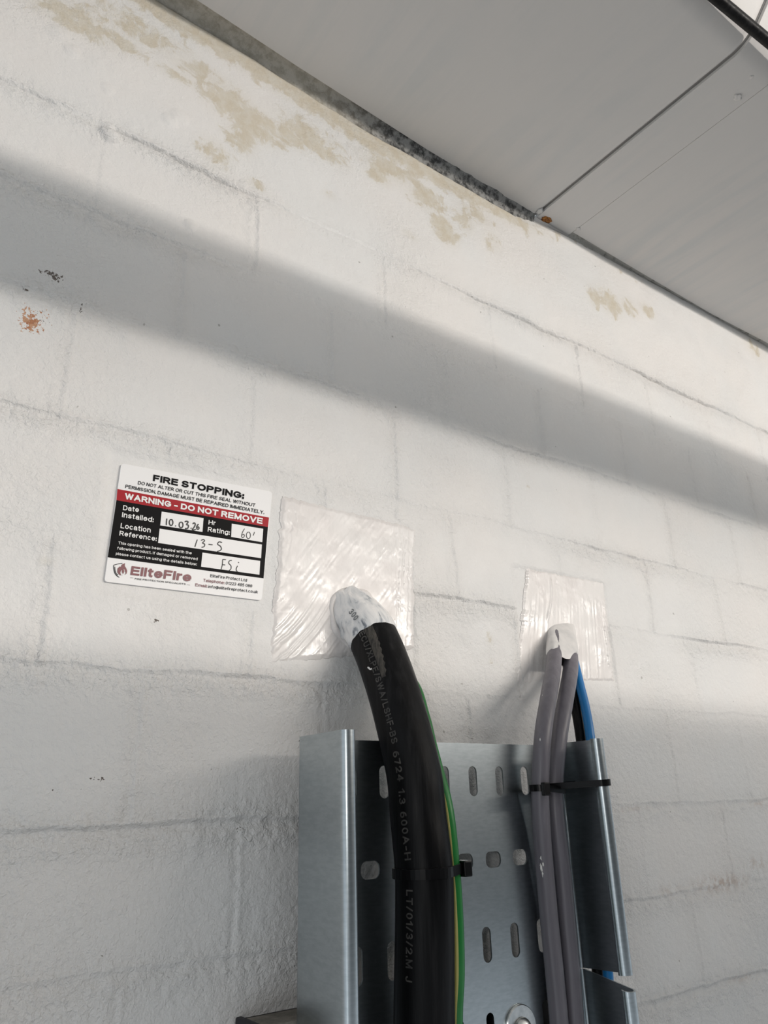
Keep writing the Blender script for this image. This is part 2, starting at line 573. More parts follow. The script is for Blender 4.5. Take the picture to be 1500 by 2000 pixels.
# closing sides and a flat back so that the wall is a solid
bk = len(V)
corner = [(xs[0], .12, 0), (xs[-1], .12, 0), (xs[-1], .12, Z[-1, -1] + Z0), (xs[0], .12, Z[-1, 0] + Z0)]
Vall = np.vstack([V, np.array(corner)])
polys = [list(map(int, [bk, bk + 3, bk + 2, bk + 1]))]
polys.append([bk, bk + 1] + [int(i) for i in idx[0, ::-1]])
polys.append([bk + 2, bk + 3] + [int(i) for i in idx[-1, :]])
polys.append([bk + 3, bk] + [int(i) for i in idx[:, 0]])
polys.append([bk + 1, bk + 2] + [int(i) for i in idx[::-1, -1]])
nloops = F.size + sum(len(p) for p in polys)
me.vertices.add(len(Vall)); me.vertices.foreach_set('co', Vall.astype(np.float32).ravel())
me.loops.add(nloops)
me.loops.foreach_set('vertex_index', np.concatenate([F.ravel()] + [np.array(p) for p in polys]).astype(np.int32))
starts = np.concatenate([np.arange(len(F)) * 4, F.size + np.cumsum([0] + [len(p) for p in polys[:-1]])]).astype(np.int32)
me.polygons.add(len(starts)); me.polygons.foreach_set('loop_start', starts)
me.update(calc_edges=True)
sm_ = np.ones(len(starts), bool); sm_[-5:] = False
me.polygons.foreach_set('use_smooth', sm_)
for nm, arr in (('marks', marks), ('specks', specks)):
    at_ = me.attributes.new(nm, 'FLOAT_COLOR', 'POINT')
    d_ = np.zeros((len(Vall), 4), np.float32)
    d_[:bk] = arr.reshape(-1, 4)
    at_.data.foreach_set('color', d_.ravel())
me.materials.append(MW)
wall = bpy.data.objects.new('wall_back', me)
COL.objects.link(wall)
tag(wall, 'white painted brick wall with damp stains below the soffit', kind='structure')

# ------------------------------------------------------------------ floor, slab
tag(box('floor', -1.4, 3.4, -3.2, .12, -.10, 0, MFLOOR), 'grey concrete floor', kind='structure')
tag(box('ceiling', -1.4, 3.4, -3.2, .12, 2.78, 2.9, MSLAB), 'painted slab above the soffit', kind='structure')

# ------------------------------------------------------------------ soffit (the boxed ceiling right above the wall)
def soffit_profile(yback, z, r=.036, ang=50, rise=.20, bend=-.232):
    pts = [(yback, z)]
    for y in np.linspace(yback, bend, 8)[1:]:
        pts.append((y, z))
    for k in range(1, 13):
        a = math.radians(ang * k / 12)
        pts.append((bend - r * math.sin(a), z + r * (1 - math.cos(a))))
    a = math.radians(ang)
    y, zz = pts[-1]
    pts.append((y - math.cos(a) * rise * .45, zz + math.sin(a) * rise * .45))
    pts.append((y - math.cos(a) * rise, zz + math.sin(a) * rise))
    return pts


def soffit_panel(name, xa, xb, yb, z, th, round_a=0.0, round_b=0.0):
    """sheet swept along X with softly rolled side edges; yb(x) = its edge beside the wall"""
    cols = []
    n = 6
    for k in range(n, 0, -1):
        t = k / n * math.pi / 2
        if round_a: cols.append((xa + round_a * (1 - math.sin(t)), round_a * (1 - math.cos(t))))
    m = np.linspace(xa + round_a, xb - round_b, 14)
    cols += [(x, 0.0) for x in m]
    for k in range(1, n + 1):
        t = k / n * math.pi / 2
        if round_b: cols.append((xb - round_b * (1 - math.sin(t)), round_b * (1 - math.cos(t))))
    V, F = [], []
    rows = None
    for (x, dz) in cols:
        P = soffit_profile(yb(x), z)
        L = np.array(P)
        T = np.gradient(L, axis=0); T /= np.linalg.norm(T, axis=1)[:, None]
        N = np.stack([-T[:, 1], T[:, 0]], 1)
        if N[0, 1] < 0: N = -N
        rows = len(P)
        for p, nn in zip(L, N):
            V.append((x, p[0] + nn[0] * dz, Z0 + p[1] + nn[1] * dz))
    nb = len(V)
    for (x, dz) in cols:
        P = np.array(soffit_profile(yb(x), z))
        T = np.gradient(P, axis=0); T /= np.linalg.norm(T, axis=1)[:, None]
        N = np.stack([-T[:, 1], T[:, 0]], 1)
        if N[0, 1] < 0: N = -N
        for p, nn in zip(P, N):
            V.append((x, p[0] + nn[0] * th, Z0 + p[1] + nn[1] * th))
    nc = len(cols)
    for i in range(nc - 1):
        for j in range(rows - 1):
            a = i * rows + j
            F.append((a, a + 1, a + rows + 1, a + rows))
            F.append((nb + a, nb + a + rows, nb + a + rows + 1, nb + a + 1))
    for j in range(rows - 1):
        F.append((j, nb + j, nb + j + 1, j + 1))
        a = (nc - 1) * rows + j
        F.append((a, a + 1, nb + a + 1, nb + a))
    for i in range(nc - 1):
        a = i * rows
        F.append((a, a + rows, nb + a + rows, nb + a))
        a = i * rows + rows - 1
        F.append((a, nb + a, nb + a + rows, a + rows))
    o = mesh_obj(name, V, F, MCEIL)
    bm = bmesh.new(); bm.from_mesh(o.data)
    bmesh.ops.recalc_face_normals(bm, faces=bm.faces)
    bm.to_mesh(o.data); bm.free()
    for p in o.data.polygons: p.use_smooth = True
    o.data.set_sharp_from_angle(angle=math.radians(50))
    return o


yb1 = lambda x: float(np.interp(x, [-1.4, 0, .143, .311, .43, .543], [-.03, -.024, -.019, -.006, -.004, -.002]))
yb2 = lambda x: float(np.interp(x, [.594, .7, .914, .998, 2.4], [-.006, -.005, -.004, -.009, -.012]))
p1 = soffit_panel('ceiling_panel', -1.4, .5435, yb1, .600, .014, 0, .009)
tag(p1, 'large grey-white painted soffit panel left of the cover strip, rolled up at its front edge', 'ceiling panel')
p2 = soffit_panel('ceiling_panel', .5962, 2.4, yb2, .6006, .014, 0, 0)
tag(p2, 'grey-white painted soffit panel right of the cover strip', 'ceiling panel')
st_ = soffit_panel('cover_strip', .5442, .5954, lambda x: .0035, .6002, .0030, .0, .0)
tag(st_, 'narrow painted metal strip covering the joint between the two soffit panels', 'cover strip')
bkp = soffit_panel('gap_light_block', .5436, .5961, lambda x: .003, .6060, .006, 0, 0)  # plate added to stop light coming through the gap beside the strip
bkp.parent = st_; bkp.matrix_parent_inverse = st_.matrix_world.inverted()
# paint blobs at the wall end of the strip, and its rust chip
def blobmesh(name, c, r, mat, parent=None, sq=(1, 1, 1), seed=0, amp=.25, sub=3):
    bm = bmesh.new()
    bmesh.ops.create_icosphere(bm, subdivisions=sub, radius=1)
    rs = np.random.RandomState(seed)
    ph = rs.rand(6) * 6
    for v in bm.verts:
        q = v.co.copy()
        k = 1 + amp * (math.sin(q.x * 4 + ph[0]) * math.sin(q.y * 5 + ph[1]) + .6 * math.sin(q.z * 7 + ph[2] + q.x * 3))
        v.co = Vector((q.x * sq[0], q.y * sq[1], q.z * sq[2])) * r * k + Vector(c)
    for f in bm.faces: f.smooth = True
    m_ = bpy.data.meshes.new(name); bm.to_mesh(m_); bm.free()
    m_.materials.append(mat)
    o = bpy.data.objects.new(name, m_); COL.objects.link(o)
    if parent:
        o.parent = parent; o.matrix_parent_inverse = parent.matrix_world.inverted()
    return o


blobmesh('rust_chip', (.556, -.0035, Z0 + .600), .0042, MRUST, st_, (1.6, .9, .35), 3)
blobmesh('paint_blob', (.540, -.008, Z0 + .600), .0032, MCEIL, st_, (1, 1.3, .5), 4)
blobmesh('paint_blob', (.597, -.013, Z0 + .601), .003, MCEIL, st_, (1, 1, .5), 5)
blobmesh('paint_blob', (.585, -.213, Z0 + .600), .0034, MCEIL, st_, (1.2, 1, .4), 6)
blobmesh('paint_blob', (.575, -.232, Z0 + .6005), .002, MCEIL, st_, (1, 1, .4), 7)


def gap_strip(name, xa, xb, yb, z, mat, seed):
    """mortar and filler between the top of the wall and the soffit edge"""
    n = int((xb - xa) / .004)
    V, F = [], []
    R_ = 7
    for i in range(n + 1):
        x = xa + (xb - xa) * i / n
        zt = float(wall_top(x))
        a = np.array([.004, zt - .004]); b = np.array([yb(x) - .004, z + .0035])
        a1 = np.array([.0012, zt + .0005])
        for j in range(R_):
            t = j / (R_ - 1)
            p = a1 * (1 - t) + b * t
            k = (fbm(np.array([x]), np.array([t * .02]), 120, 3, seed)[0]) * .0012
            bow = .0022 * math.sin(math.pi * t)
            V.append((x, p[0] + k + bow, Z0 + p[1] + k + bow))
        V.append((x, .05, Z0 + z + .0033)); V.append((x, .05, Z0 + zt - .01)); V.append((x, .004, Z0 + zt - .01))
    Q = R_ + 3
    for i in range(n):
        for j in range(Q):
            k = (j + 1) % Q
            F.append((i * Q + j, i * Q + k, (i + 1) * Q + k, (i + 1) * Q + j))
    F.append(tuple(range(Q))); F.append(tuple(n * Q + j for j in range(Q))[::-1])
    o = mesh_obj(name, V, F, mat)
    bm = bmesh.new(); bm.from_mesh(o.data)
    bmesh.ops.recalc_face_normals(bm, faces=bm.faces)
    bm.to_mesh(o.data); bm.free()
    return o


tag(gap_strip('trim_1', -.25, .540, yb1, .600, MGAP, 5), 'dirty mortar gap between wall and left soffit panel', kind='structure')
tag(gap_strip('trim_2', .597, 1.4, yb2, .600, MLEDGE, 6), 'grimy painted fillet between wall and right soffit panel', kind='structure')

tag(gap_strip('trim_3', .5405, .5965, lambda x: .0035, .5955, MCEIL, 8), 'painted filler at the wall end of the cover strip', kind='structure')

# ------------------------------------------------------------------ sealant patches
def patch_mesh(name, quad, mat, seed, parent, strokes):
    P = [at(*q) for q in quad]      # tl, tr, br, bl
    nu, nv = 170, 170
    V, F = [], []
    u, v = np.meshgrid(np.linspace(0, 1, nu), np.linspace(0, 1, nv))
    eu = .020 * fbm(v, v * 0, 26, 5, seed, .7) ; ev = .018 * fbm(u, u * 0, 26, 5, seed + 9, .7)
    du = np.minimum(u, 1 - u); dv = np.minimum(v, 1 - v)
    e = sstep(.0, .03, np.minimum(du, dv))
    hgt = -.0006 + .0010 * e + .00022 * fbm(u, v, 9, 3, seed + 2) * e + strokes(u, v) * e
    for j in range(nv):
        for i in range(nu):
            uu = u[j, i] + (eu[j, i] if u[j, i] < .5 else -eu[j, i]) * (1 - min(1, 4 * du[j, i]))
            vv = v[j, i] + ev[j, i] * (1 - min(1, 4 * dv[j, i]))
            p = (P[0] * (1 - uu) + P[1] * uu) * (1 - vv) + (P[3] * (1 - uu) + P[2] * uu) * vv
            V.append((p.x, -hgt[j, i], p.z))
    nf = len(V)
    for j in range(nv):
        for i in range(nu):
            x, y, z = V[j * nu + i]
            V.append((x, .0035, z))
    for j in range(nv - 1):
        for i in range(nu - 1):
            a = j * nu + i
            F.append((a, a + nu, a + nu + 1, a + 1))
            F.append((nf + a, nf + a + 1, nf + a + nu + 1, nf + a + nu))
    for i in range(nu - 1):
        F.append((i, i + 1, nf + i + 1, nf + i)); a = (nv - 1) * nu + i
        F.append((a + 1, a, nf + a, nf + a + 1))
    for j in range(nv - 1):
        a = j * nu; F.append((a + nu, a, nf + a, nf + a + nu))
        a = j * nu + nu - 1; F.append((a, a + nu, nf + a + nu, nf + a))
    return mesh_obj(name, V, F, mat, parent, True)


def strokes_a(u, v):
    ang = u * 60 + 14 * np.sqrt((u - .62) ** 2 + (v - .75) ** 2) * 3
    lower = sstep(.5, .75, v) * (1 - sstep(.42, .6, u)) + .5 * (1 - sstep(.10, .2, u)) + sstep(.82, .9, u) * .6
    r_ = np.sqrt((u + .45) ** 2 + (v - .25) ** 2)
    arcs = vnoise(r_ * 75, (u + v) * 4, 77) - .5
    diag = vnoise((u * .8 + v * .5) * 90, (u - v) * 5, 78) - .5
    vert = vnoise(u * 80, v * 3, 79) - .5
    right = sstep(.78, .86, u)
    return .0007 * arcs * lower * (1 - right) + .00016 * diag * (1 - lower).clip(0, 1) + .0006 * vert * right


def strokes_b(u, v):
    vert = vnoise(u * 55, v * 2.5 + 3, 81) - .5
    m = sstep(.15, .35, v)
    ridge = np.exp(-((u - .27 - .03 * np.sin(v * 7)) / .012) ** 2) * sstep(.05, .1, v) * (1 - sstep(.4, .5, v))
    ridge2 = np.exp(-((u - .93 - .03 * v) / .010) ** 2) * sstep(.3, .45, v) * (1 - sstep(.8, .9, v))
    return .0004 * vert * m + .0008 * ridge + .0009 * ridge2


seal = empty('sealant_patch', tuple(at(690, 1200)))
tag(seal, 'glossy white rectangular sealant patch around the thick black cable, beside the label', 'sealant patch')
patch_mesh('coating', [(553, 968), (812, 1032), (809, 1266), (523, 1299)], MSEAL, 300, seal, strokes_a)
seal2 = empty('sealant_patch', tuple(at(1100, 1240)))
tag(seal2, 'smaller smooth white sealant patch around the two grey cables', 'sealant patch')
patch_mesh('coating', [(1029, 1108), (1180, 1135), (1200, 1330), (1006, 1338)], MSEAL, 340, seal2, strokes_b)

# ------------------------------------------------------------------ thick black cable
BIGR = .0168
big_pts = [(.2945, .012, .1300), (.2955, -.004, .1215), (.2980, -.0165, .1070), (.3005, -.0335, .0705), (.3030, -.0475, .0229), (.3035, -.0505, -.006), (.3035, -.0535, -.034),
           (.3030, -.0530, -.0605), (.3020, -.0500, -.110), (.3015, -.0480, -.160), (.3015, -.0480, -.30)]
BP = spline([(a, b, c + Z0) for a, b, c in big_pts], .0025)
bigc = tube('armoured_cable', BP, BIGR, MBLK, n=72, radf=lambda t, a: BIGR * (1 + .006 * math.sin(3 * a + 1) + .004 * math.sin(7 * a)))
tag(bigc, 'thick black armoured power cable bending down from the wall onto the tray', 'cable')

# plain grotesque letter shapes drawn as strokes: width, then strokes of points and arcs (cx, cy, rx, ry, from, to)
FULL = lambda c=.37, ry=.37: [(.5, c, .5, ry, 90, 450)]
GL = {
 'A': (.74, [[(0, 0), (.5, 1), (1, 0)], [(.2, .33), (.8, .33)]]),
 'B': (.62, [[(0, 0), (0, 1), (.55, 1), (.55, .765, .4, .235, 90, -90), (0, .53)], [(.5, .53), (.55, .265, .45, .265, 90, -90), (0, 0)]]),
 'C': (.72, [[(.5, .5, .5, .5, 42, 318)]]), 'D': (.68, [[(.4, 0), (0, 0), (0, 1), (.45, 1), (.45, .5, .55, .5, 90, -90), (.3, 0)]]),
 'E': (.58, [[(1, 1), (0, 1), (0, 0), (1, 0)], [(0, .52), (.92, .52)]]), 'F': (.54, [[(1, 1), (0, 1), (0, 0)], [(0, .5), (.85, .5)]]),
 'G': (.74, [[(.5, .5, .5, .5, 42, 312), (1, .2), (1, .46), (.56, .46)]]), 'H': (.66, [[(0, 0), (0, 1)], [(1, 0), (1, 1)], [(0, .52), (1, .52)]]),
 'I': (0, [[(0, 0), (0, 1)]]), 'J': (.46, [[(1, 1), (1, .25), (.5, .25, .5, .25, 0, -180)]]), 'K': (.68, [[(0, 0), (0, 1)], [(.95, 1), (0, .36)], [(.35, .6), (1, 0)]]),
 'L': (.52, [[(0, 1), (0, 0), (1, 0)]]), 'M': (.80, [[(0, 0), (0, 1)], [(0, 1), (.5, .05)], [(.5, .05), (1, 1)], [(1, 1), (1, 0)]]), 'N': (.66, [[(0, 0), (0, 1)], [(0, 1), (1, 0)], [(1, 0), (1, 1)]]),
 'O': (.78, [FULL(.5, .5)]), 'P': (.62, [[(0, 0), (0, 1), (.55, 1), (.55, .74, .45, .26, 90, -90), (0, .48)]]),
 'R': (.66, [[(0, 0), (0, 1), (.55, 1), (.55, .75, .4, .25, 90, -90), (0, .5)], [(.55, .5), (1, 0)]]),
 'S': (.62, [[(.5, .745, .46, .255, 25, 270), (.5, .245, .5, .245, 90, -158)]]), 'T': (.62, [[(0, 1), (1, 1)], [(.5, 0), (.5, 1)]]),
 'U': (.66, [[(0, 1), (0, .3), (.5, .3, .5, .3, 180, 360), (1, 1)]]), 'V': (.7, [[(0, 1), (.5, 0), (1, 1)]]), 'W': (1.0, [[(0, 1), (.25, 0), (.5, 1), (.75, 0), (1, 1)]]),
 'X': (.68, [[(0, 0), (1, 1)], [(0, 1), (1, 0)]]), 'Y': (.68, [[(0, 1), (.5, .46), (1, 1)], [(.5, .46), (.5, 0)]]),
 'a': (.5, [[(.48, .5, .46, .24, 165, 0), (.94, .12), (1.02, 0)], [(.94, .44), (.38, .40), (.36, .2, .36, .2, 90, 270), (.6, .02), (.94, .2)]]),
 'b': (.52, [[(0, 0), (0, 1)], FULL()]), 'c': (.5, [[(.5, .37, .5, .37, 48, 312)]]), 'd': (.52, [[(1, 0), (1, 1)], FULL()]),
 'e': (.54, [[(.06, .37), (.94, .37)], [(.5, .37, .5, .37, -4, 312)]]), 'f': (.3, [[(1, 1), (.85, .78, .45, .22, 90, 180), (.4, 0)], [(0, .72), (1, .72)]]),
 'g': (.52, [FULL(), [(1, .74), (1, 0), (.5, -.02, .5, .24, 0, -160)]]), 'h': (.48, [[(0, 0), (0, 1)], [(0, .42), (.5, .46, .5, .28, 180, 0), (1, 0)]]),
 'i': (0, [[(0, 0), (0, .68)], [(0, .96), (0, 1.0)]]), 'k': (.48, [[(0, 0), (0, 1)], [(.95, .74), (0, .24)], [(.35, .44), (1, 0)]]), 'l': (0, [[(0, 0), (0, 1)]]),
 'm': (.84, [[(0, 0), (0, .74)], [(0, .44), (.25, .48, .25, .26, 180, 0), (.5, 0)], [(.5, .44), (.75, .48, .25, .26, 180, 0), (1, 0)]]),
 'n': (.48, [[(0, 0), (0, .74)], [(0, .42), (.5, .46, .5, .28, 180, 0), (1, 0)]]), 'o': (.54, [FULL()]), 'p': (.52, [[(0, -.26), (0, .74)], FULL()]), 'q': (.52, [[(1, -.26), (1, .74)], FULL()]),
 'r': (.26, [[(0, 0), (0, .74)], [(0, .40), (1, .42, 1, .30, 180, 90)]]), 's': (.46, [[(.5, .55, .45, .19, 25, 270), (.5, .18, .5, .18, 90, -155)]]),
 't': (.28, [[(.4, .95), (.4, .2), (.9, .2, .5, .2, 180, 265)], [(0, .72), (1, .72)]]), 'u': (.48, [[(0, .74), (0, .28), (.5, .28, .5, .28, 180, 360), (1, .74)], [(1, .3), (1, 0)]]),
 'v': (.5, [[(0, .74), (.5, 0), (1, .74)]]), 'w': (.78, [[(0, .74), (.25, 0), (.5, .74), (.75, 0), (1, .74)]]), 'x': (.48, [[(0, 0), (1, .74)], [(0, .74), (1, 0)]]),
 'y': (.5, [[(0, .74), (.52, .0)], [(1, .74), (.35, -.26), (.05, -.26)]]),
 '0': (.54, [FULL(.5, .5)]), '1': (.28, [[(0, .76), (1, 1), (1, 0)]]), '2': (.54, [[(.5, .70, .48, .30, 165, -28), (0, 0), (1, 0)]]),
 '3': (.54, [[(.46, .755, .44, .245, 155, -90)], [(.44, .51), (.46, .255, .5, .255, 90, -152)]]), '4': (.58, [[(.75, 0), (.75, 1), (0, .3), (1.05, .3)]]),
 '5': (.54, [[(.92, 1), (.16, 1), (.06, .5), (.5, .32, .5, .32, 130, -148)]]), '6': (.54, [FULL(.31, .31), [(0, .31), (.62, .45, .62, .55, 180, 80)]]), '7': (.52, [[(0, 1), (1, 1), (.35, 0)]]),
 '8': (.54, [[(.5, .755, .44, .245, 90, 450)], FULL(.26, .26)]), '9': (.54, [FULL(.69, .31), [(1, .69), (.38, .55, .62, .55, 0, -100)]]),
 ':': (0, [[(0, 0), (0, .12)], [(0, .56), (0, .68)]]), '.': (0, [[(0, 0), (0, .12)]]), ',': (0, [[(.0, .12), (-.0, -.12)]]), "'": (0, [[(0, .72), (0, 1)]]),
 '-': (.30, [[(0, .38), (1, .38)]]), '/': (.34, [[(0, 0), (1, 1)]]), '@': (.95, [[(.5, .4, .5, .55, -50, 290)], [(.5, .4, .22, .24, 90, 450)], [(.74, .64), (.72, .2), (.9, .25)]]),
}


def text_mesh(txt, weight=.15, spacing=.13):
    V, F = [], []
    x0 = 0.0
    hw = weight / 2
    for ch in txt:
        if ch == ' ':
            x0 += .34; continue
        wd, strokes = GL[ch]
        for st in strokes:
            P = []
            closed = False
            for q in st:
                if len(q) == 2: P.append(q)
                else:
                    cx, cy, rx, ry, a0, a1 = q
                    n = max(4, int(abs(a1 - a0) / 18))
                    closed = closed or (len(st) == 1 and abs(a1 - a0) == 360)
                    P += [(cx + rx * math.cos(math.radians(a0 + (a1 - a0) * k / n)), cy + ry * math.sin(math.radians(a0 + (a1 - a0) * k / n))) for k in range(n + (0 if closed else 1))]
            # keep the strokes inside the letter box
            Q = [np.array((x0 + hw + p[0] * wd, hw + p[1] * (1 - weight))) for p in P]
            todo = [Q]
            if not closed:
                todo = [[Q[0]]]
                for i in range(1, len(Q)):
                    todo[-1].append(Q[i])
                    if i < len(Q) - 1:
                        a_, b_ = Q[i] - Q[i - 1], Q[i + 1] - Q[i]
                        la, lb = np.linalg.norm(a_), np.linalg.norm(b_)
                        if la > 1e-6 and lb > 1e-6 and a_ @ b_ / la / lb < -.2:
                            todo.append([Q[i]])
            for Q in todo:
              Q = list(Q)
              if len(Q) < 2: continue
              zz = (len(V) % 7) * .001
              if len(Q) == 2 or (not closed):
                  d0 = Q[0] - Q[1]; d1 = Q[-1] - Q[-2]
                  Q[0] = Q[0] + d0 / np.linalg.norm(d0) * hw; Q[-1] = Q[-1] + d1 / np.linalg.norm(d1) * hw
              R_ = [Q[0]]
              for q in Q[1:]:
                  if np.linalg.norm(q - R_[-1]) > 1e-4: R_.append(q)
              Q = R_; n = len(Q); b = len(V)
              for i in range(n):
                  if closed: t0, t1 = Q[i] - Q[i - 1], Q[(i + 1) % n] - Q[i]
                  else:
                      t0 = Q[i] - Q[i - 1] if i else Q[1] - Q[0]
                      t1 = Q[i + 1] - Q[i] if i < n - 1 else t0
                  t0 = t0 / np.linalg.norm(t0); t1 = t1 / np.linalg.norm(t1)
                  n0, n1 = np.array((-t0[1], t0[0])), np.array((-t1[1], t1[0]))
                  m = n0 + n1; L = np.linalg.norm(m)
                  m = n0 if L < .3 else m / L
                  k = min(1 / max(.25, float(m @ n0)), 2.2)
                  V.append((*(Q[i] + m * hw * k), zz + .0004 * i)); V.append((*(Q[i] - m * hw * k), zz + .0004 * i))
              for i in range(n if closed else n - 1):
                  k = (i + 1) % n
                  F.append((b + 2 * i, b + 2 * i + 1, b + 2 * k + 1, b + 2 * k))
        x0 += wd + weight + spacing
    return np.array(V), F


CAPH = 1.0

T_, N1_, N2_ = frames(BP)
cum = np.concatenate([[0], np.cumsum(np.linalg.norm(np.diff(BP, axis=0), axis=1))])


def on_tube(s, a, r):
    i = int(np.clip(np.searchsorted(cum, s) - 1, 0, len(BP) - 2))
    t = (s - cum[i]) / (cum[i + 1] - cum[i])
    c = BP[i] * (1 - t) + BP[i + 1] * t
    n1 = N1_[i] * (1 - t) + N1_[i + 1] * t; n2 = N2_[i] * (1 - t) + N2_[i + 1] * t
    return c + r * (math.cos(a) * n1 + math.sin(a) * n2)


def view_angle(s, frac):
    """angle on the sheath a given fraction from its left to its right outline"""
    c = on_tube(s, 0, 0)
    i = int(np.clip(np.searchsorted(cum, s) - 1, 0, len(BP) - 2))
    d = CAMP - c
    ax = math.atan2(d @ N2_[i], d @ N1_[i])
    return ax, d, i


def s_of_z(z):
    k = int(np.argmin(abs(BP[:, 2] - (Z0 + z)) + (BP[:, 1] > 0) * 1))
    return cum[k]


ax0 = view_angle(s_of_z(-.03), 0)[0]
# the side towards the left outline
test = on_tube(s_of_z(-.03), ax0 + .5, BIGR) - on_tube(s_of_z(-.03), ax0, BIGR)
SG = 1 if test @ RR < 0 else -1
VA, FA = [], []


def emboss(txt, sa, sb, h, offs, fr0=.50, fr1=.53):
    """lettering that runs down the sheath between path lengths sa and sb"""
    V, F = text_mesh(txt, .19, .20)
    x0, x1 = V[:, 0].min(), V[:, 0].max()
    b = len(VA)
    for (x, y, z) in V:
        s = sa + (x - x0) / (x1 - x0) * (sb - sa)
        yy = (y / CAPH - .5) * h
        t = (s - cum[0]) / cum[-1]
        ang = ax0 + SG * (math.asin(fr0 + (fr1 - fr0) * t)) - SG * yy / BIGR
        VA.append(on_tube(s, ang, BIGR + offs + z * .01))
    for f in F: FA.append(tuple(i + b for i in f))


s1, s2_, s3 = s_of_z(.1050), s_of_z(.034), s_of_z(-.030)
emboss('ECU/XLPE/SWA/LSHF-BS', s1, s2_, .0042, .00022, .44, .50)
emboss('6724  1.3  600A-H', s2_ + .0045, s3, .0042, .00022, .5, .5)
emboss('LT/01/3/2.M  J', s_of_z(-.044), s_of_z(-.088), .0042, .00022, .5, .5)
txto = mesh_obj('embossed_lettering', VA, FA, MEMB, bigc)
tag(txto, 'raised grey lettering along the sheath')
VA, FA = [], []
emboss('300', s_of_z(.1190), s_of_z(.1130), .0038, .0018, .36, .40)
ML3 = M('faint_print', (.16, .17, .18, 1), .4).m
mesh_obj('faint_lettering', VA, FA, ML3, bigc)
# scuffed brownish band beside the lettering near the wall
V, F = [], []
sa_, sb_ = s_of_z(.1075), s_of_z(.074)
for i in range(40):
    s = sa_ + (sb_ - sa_) * i / 39
    w_ = .15 + .28 * (1 - i / 39) ** .6 + .03 * math.sin(i * 1.3)
    for j in range(7):
        V.append(on_tube(s, ax0 + SG * (.32 - w_ * j / 6 * 1.0), BIGR + .00012))
for i in range(39):
    for j in range(6):
        a = i * 7 + j
        F.append((a, a + 1, a + 8, a + 7))
mesh_obj('scuff_mark', V, F, MSCUFF, bigc, True)
# white paint fleck
c = on_tube(s_of_z(.083), ax0 + SG * .78, BIGR)
V, F = [], []
fl = [(0, 0), (.0006, .0012), (.0012, .0026), (.0026, .0036), (.0034, .0024), (.0022, .0022), (.0018, .0008), (.0008, -.0004)]
for (a, b) in fl:
    V.append(on_tube(s_of_z(.083) + b * .9, ax0 + SG * (.78 - a / BIGR), BIGR + .0003))
mesh_obj('paint_fleck', V, [tuple(range(len(V)))], MMARK, bigc)

# sealant collar of the thick cable: smeared film over its first stretch
sc1 = s_of_z(.1095)
k0 = int(np.searchsorted(cum, .006)); k1 = int(np.searchsorted(cum, sc1))
sub = BP[k0:k1 + 3]


Tn, Na, Nb = frames(sub)
V, F = [], []
nn_ = 72
for i in range(len(sub)):
    t = i / (len(sub) - 1)
    for j in range(nn_):
        a = 2 * math.pi * j / nn_
        wob = .0010 * math.sin(3 * a + 1) + .0007 * math.sin(8 * a + t * 5)
        r_ = BIGR + .0007 + .0026 * (1 - t) ** 3 + wob * (1 - t) + .0004 * math.sin(11 * a + 7 * t)
        q = sub[i] + r_ * (math.cos(a) * Na[i] + math.sin(a) * Nb[i])
        if i == len(sub) - 1:
            q = sub[i] + (BIGR - .0004) * (math.cos(a) * Na[i] + math.sin(a) * Nb[i])
        elif i >= len(sub) - 3:
            q = q + Tn[i] * .0012 * (math.sin(5 * a + 2) * .5 + .35 * math.sin(9 * a))
        V.append(q)
for i in range(len(sub) - 1):
    for j in range(nn_):
        k = (j + 1) % nn_
        F.append((i * nn_ + j, i * nn_ + k, (i + 1) * nn_ + k, (i + 1) * nn_ + j))
col1 = mesh_obj('sealant_collar', V, F, MFILM, seal, True)
tag(col1, 'white sealant smeared thinly so that black sheath shows through')
# bead of sealant at the foot of the collar
ring_c = at(693, 1206)
V, F = [], []
nA, nB = 80, 12
for i in range(nA):
    a = 2 * math.pi * i / nA
    rr = .0192 + .0007 * math.sin(3 * a) + .0005 * math.sin(7 * a + 1)
    for j in range(nB):
        b = 2 * math.pi * j / nB
        tr = .0024 + .0006 * math.sin(5 * a + 2)
        V.append((ring_c.x + (rr + tr * math.cos(b)) * math.cos(a), .0005 - 1.2 * tr * math.sin(b) * .9, ring_c.z + (rr * 1.05 + tr * math.cos(b)) * math.sin(a)))
for i in range(nA):
    for j in range(nB):
        k, l_ = (i + 1) % nA, (j + 1) % nB
        F.append((i * nB + j, i * nB + l_, k * nB + l_, k * nB + j))
mesh_obj('sealant_bead', V, F, MSEAL, seal, True)

# ------------------------------------------------------------------ green and yellow earth cable behind it
GR = .0040
def beside(px, py, want):
    """point on the sight line at which the earth cable touches the thick cable's far side"""
    best, bd = None, 9
    for Y in np.linspace(-.004, -.075, 300):
        p = at(px, py, Y)
        if p.z < Z0 + .045 and Y > -.0318:
            continue
        d = np.min(np.linalg.norm(BP - np.array(p), axis=1))
        if d <= want:
            return p
        if d < bd: best, bd = p, d
    return best


gpts = []
for (px, py) in [(803, 1332), (828, 1400), (840, 1450), (853, 1500), (873, 1580), (885, 1690), (892, 1800), (894, 1900), (890, 2000)]:
    gpts.append(np.array(beside(px, py, BIGR + GR + .0006)))
top = gpts[0]
gp = [np.array((.300, .006, Z0 + .1015)), np.array((.3065, -.0075, Z0 + .0965))] + gpts + [gpts[-1] + np.array((-.001, .004, -.06)), gpts[-1] + np.array((-.001, .006, -.18))]
GP = spline(gp, .003)
earth = tube('earth_cable', GP, GR, MGRN, n=32, mats=[MGRN, MYEL], matf=lambda a, i: 1 if 2.25 < a < 3.35 else 0)
tag(earth, 'green cable with yellow stripe running down behind the thick black cable', 'cable')

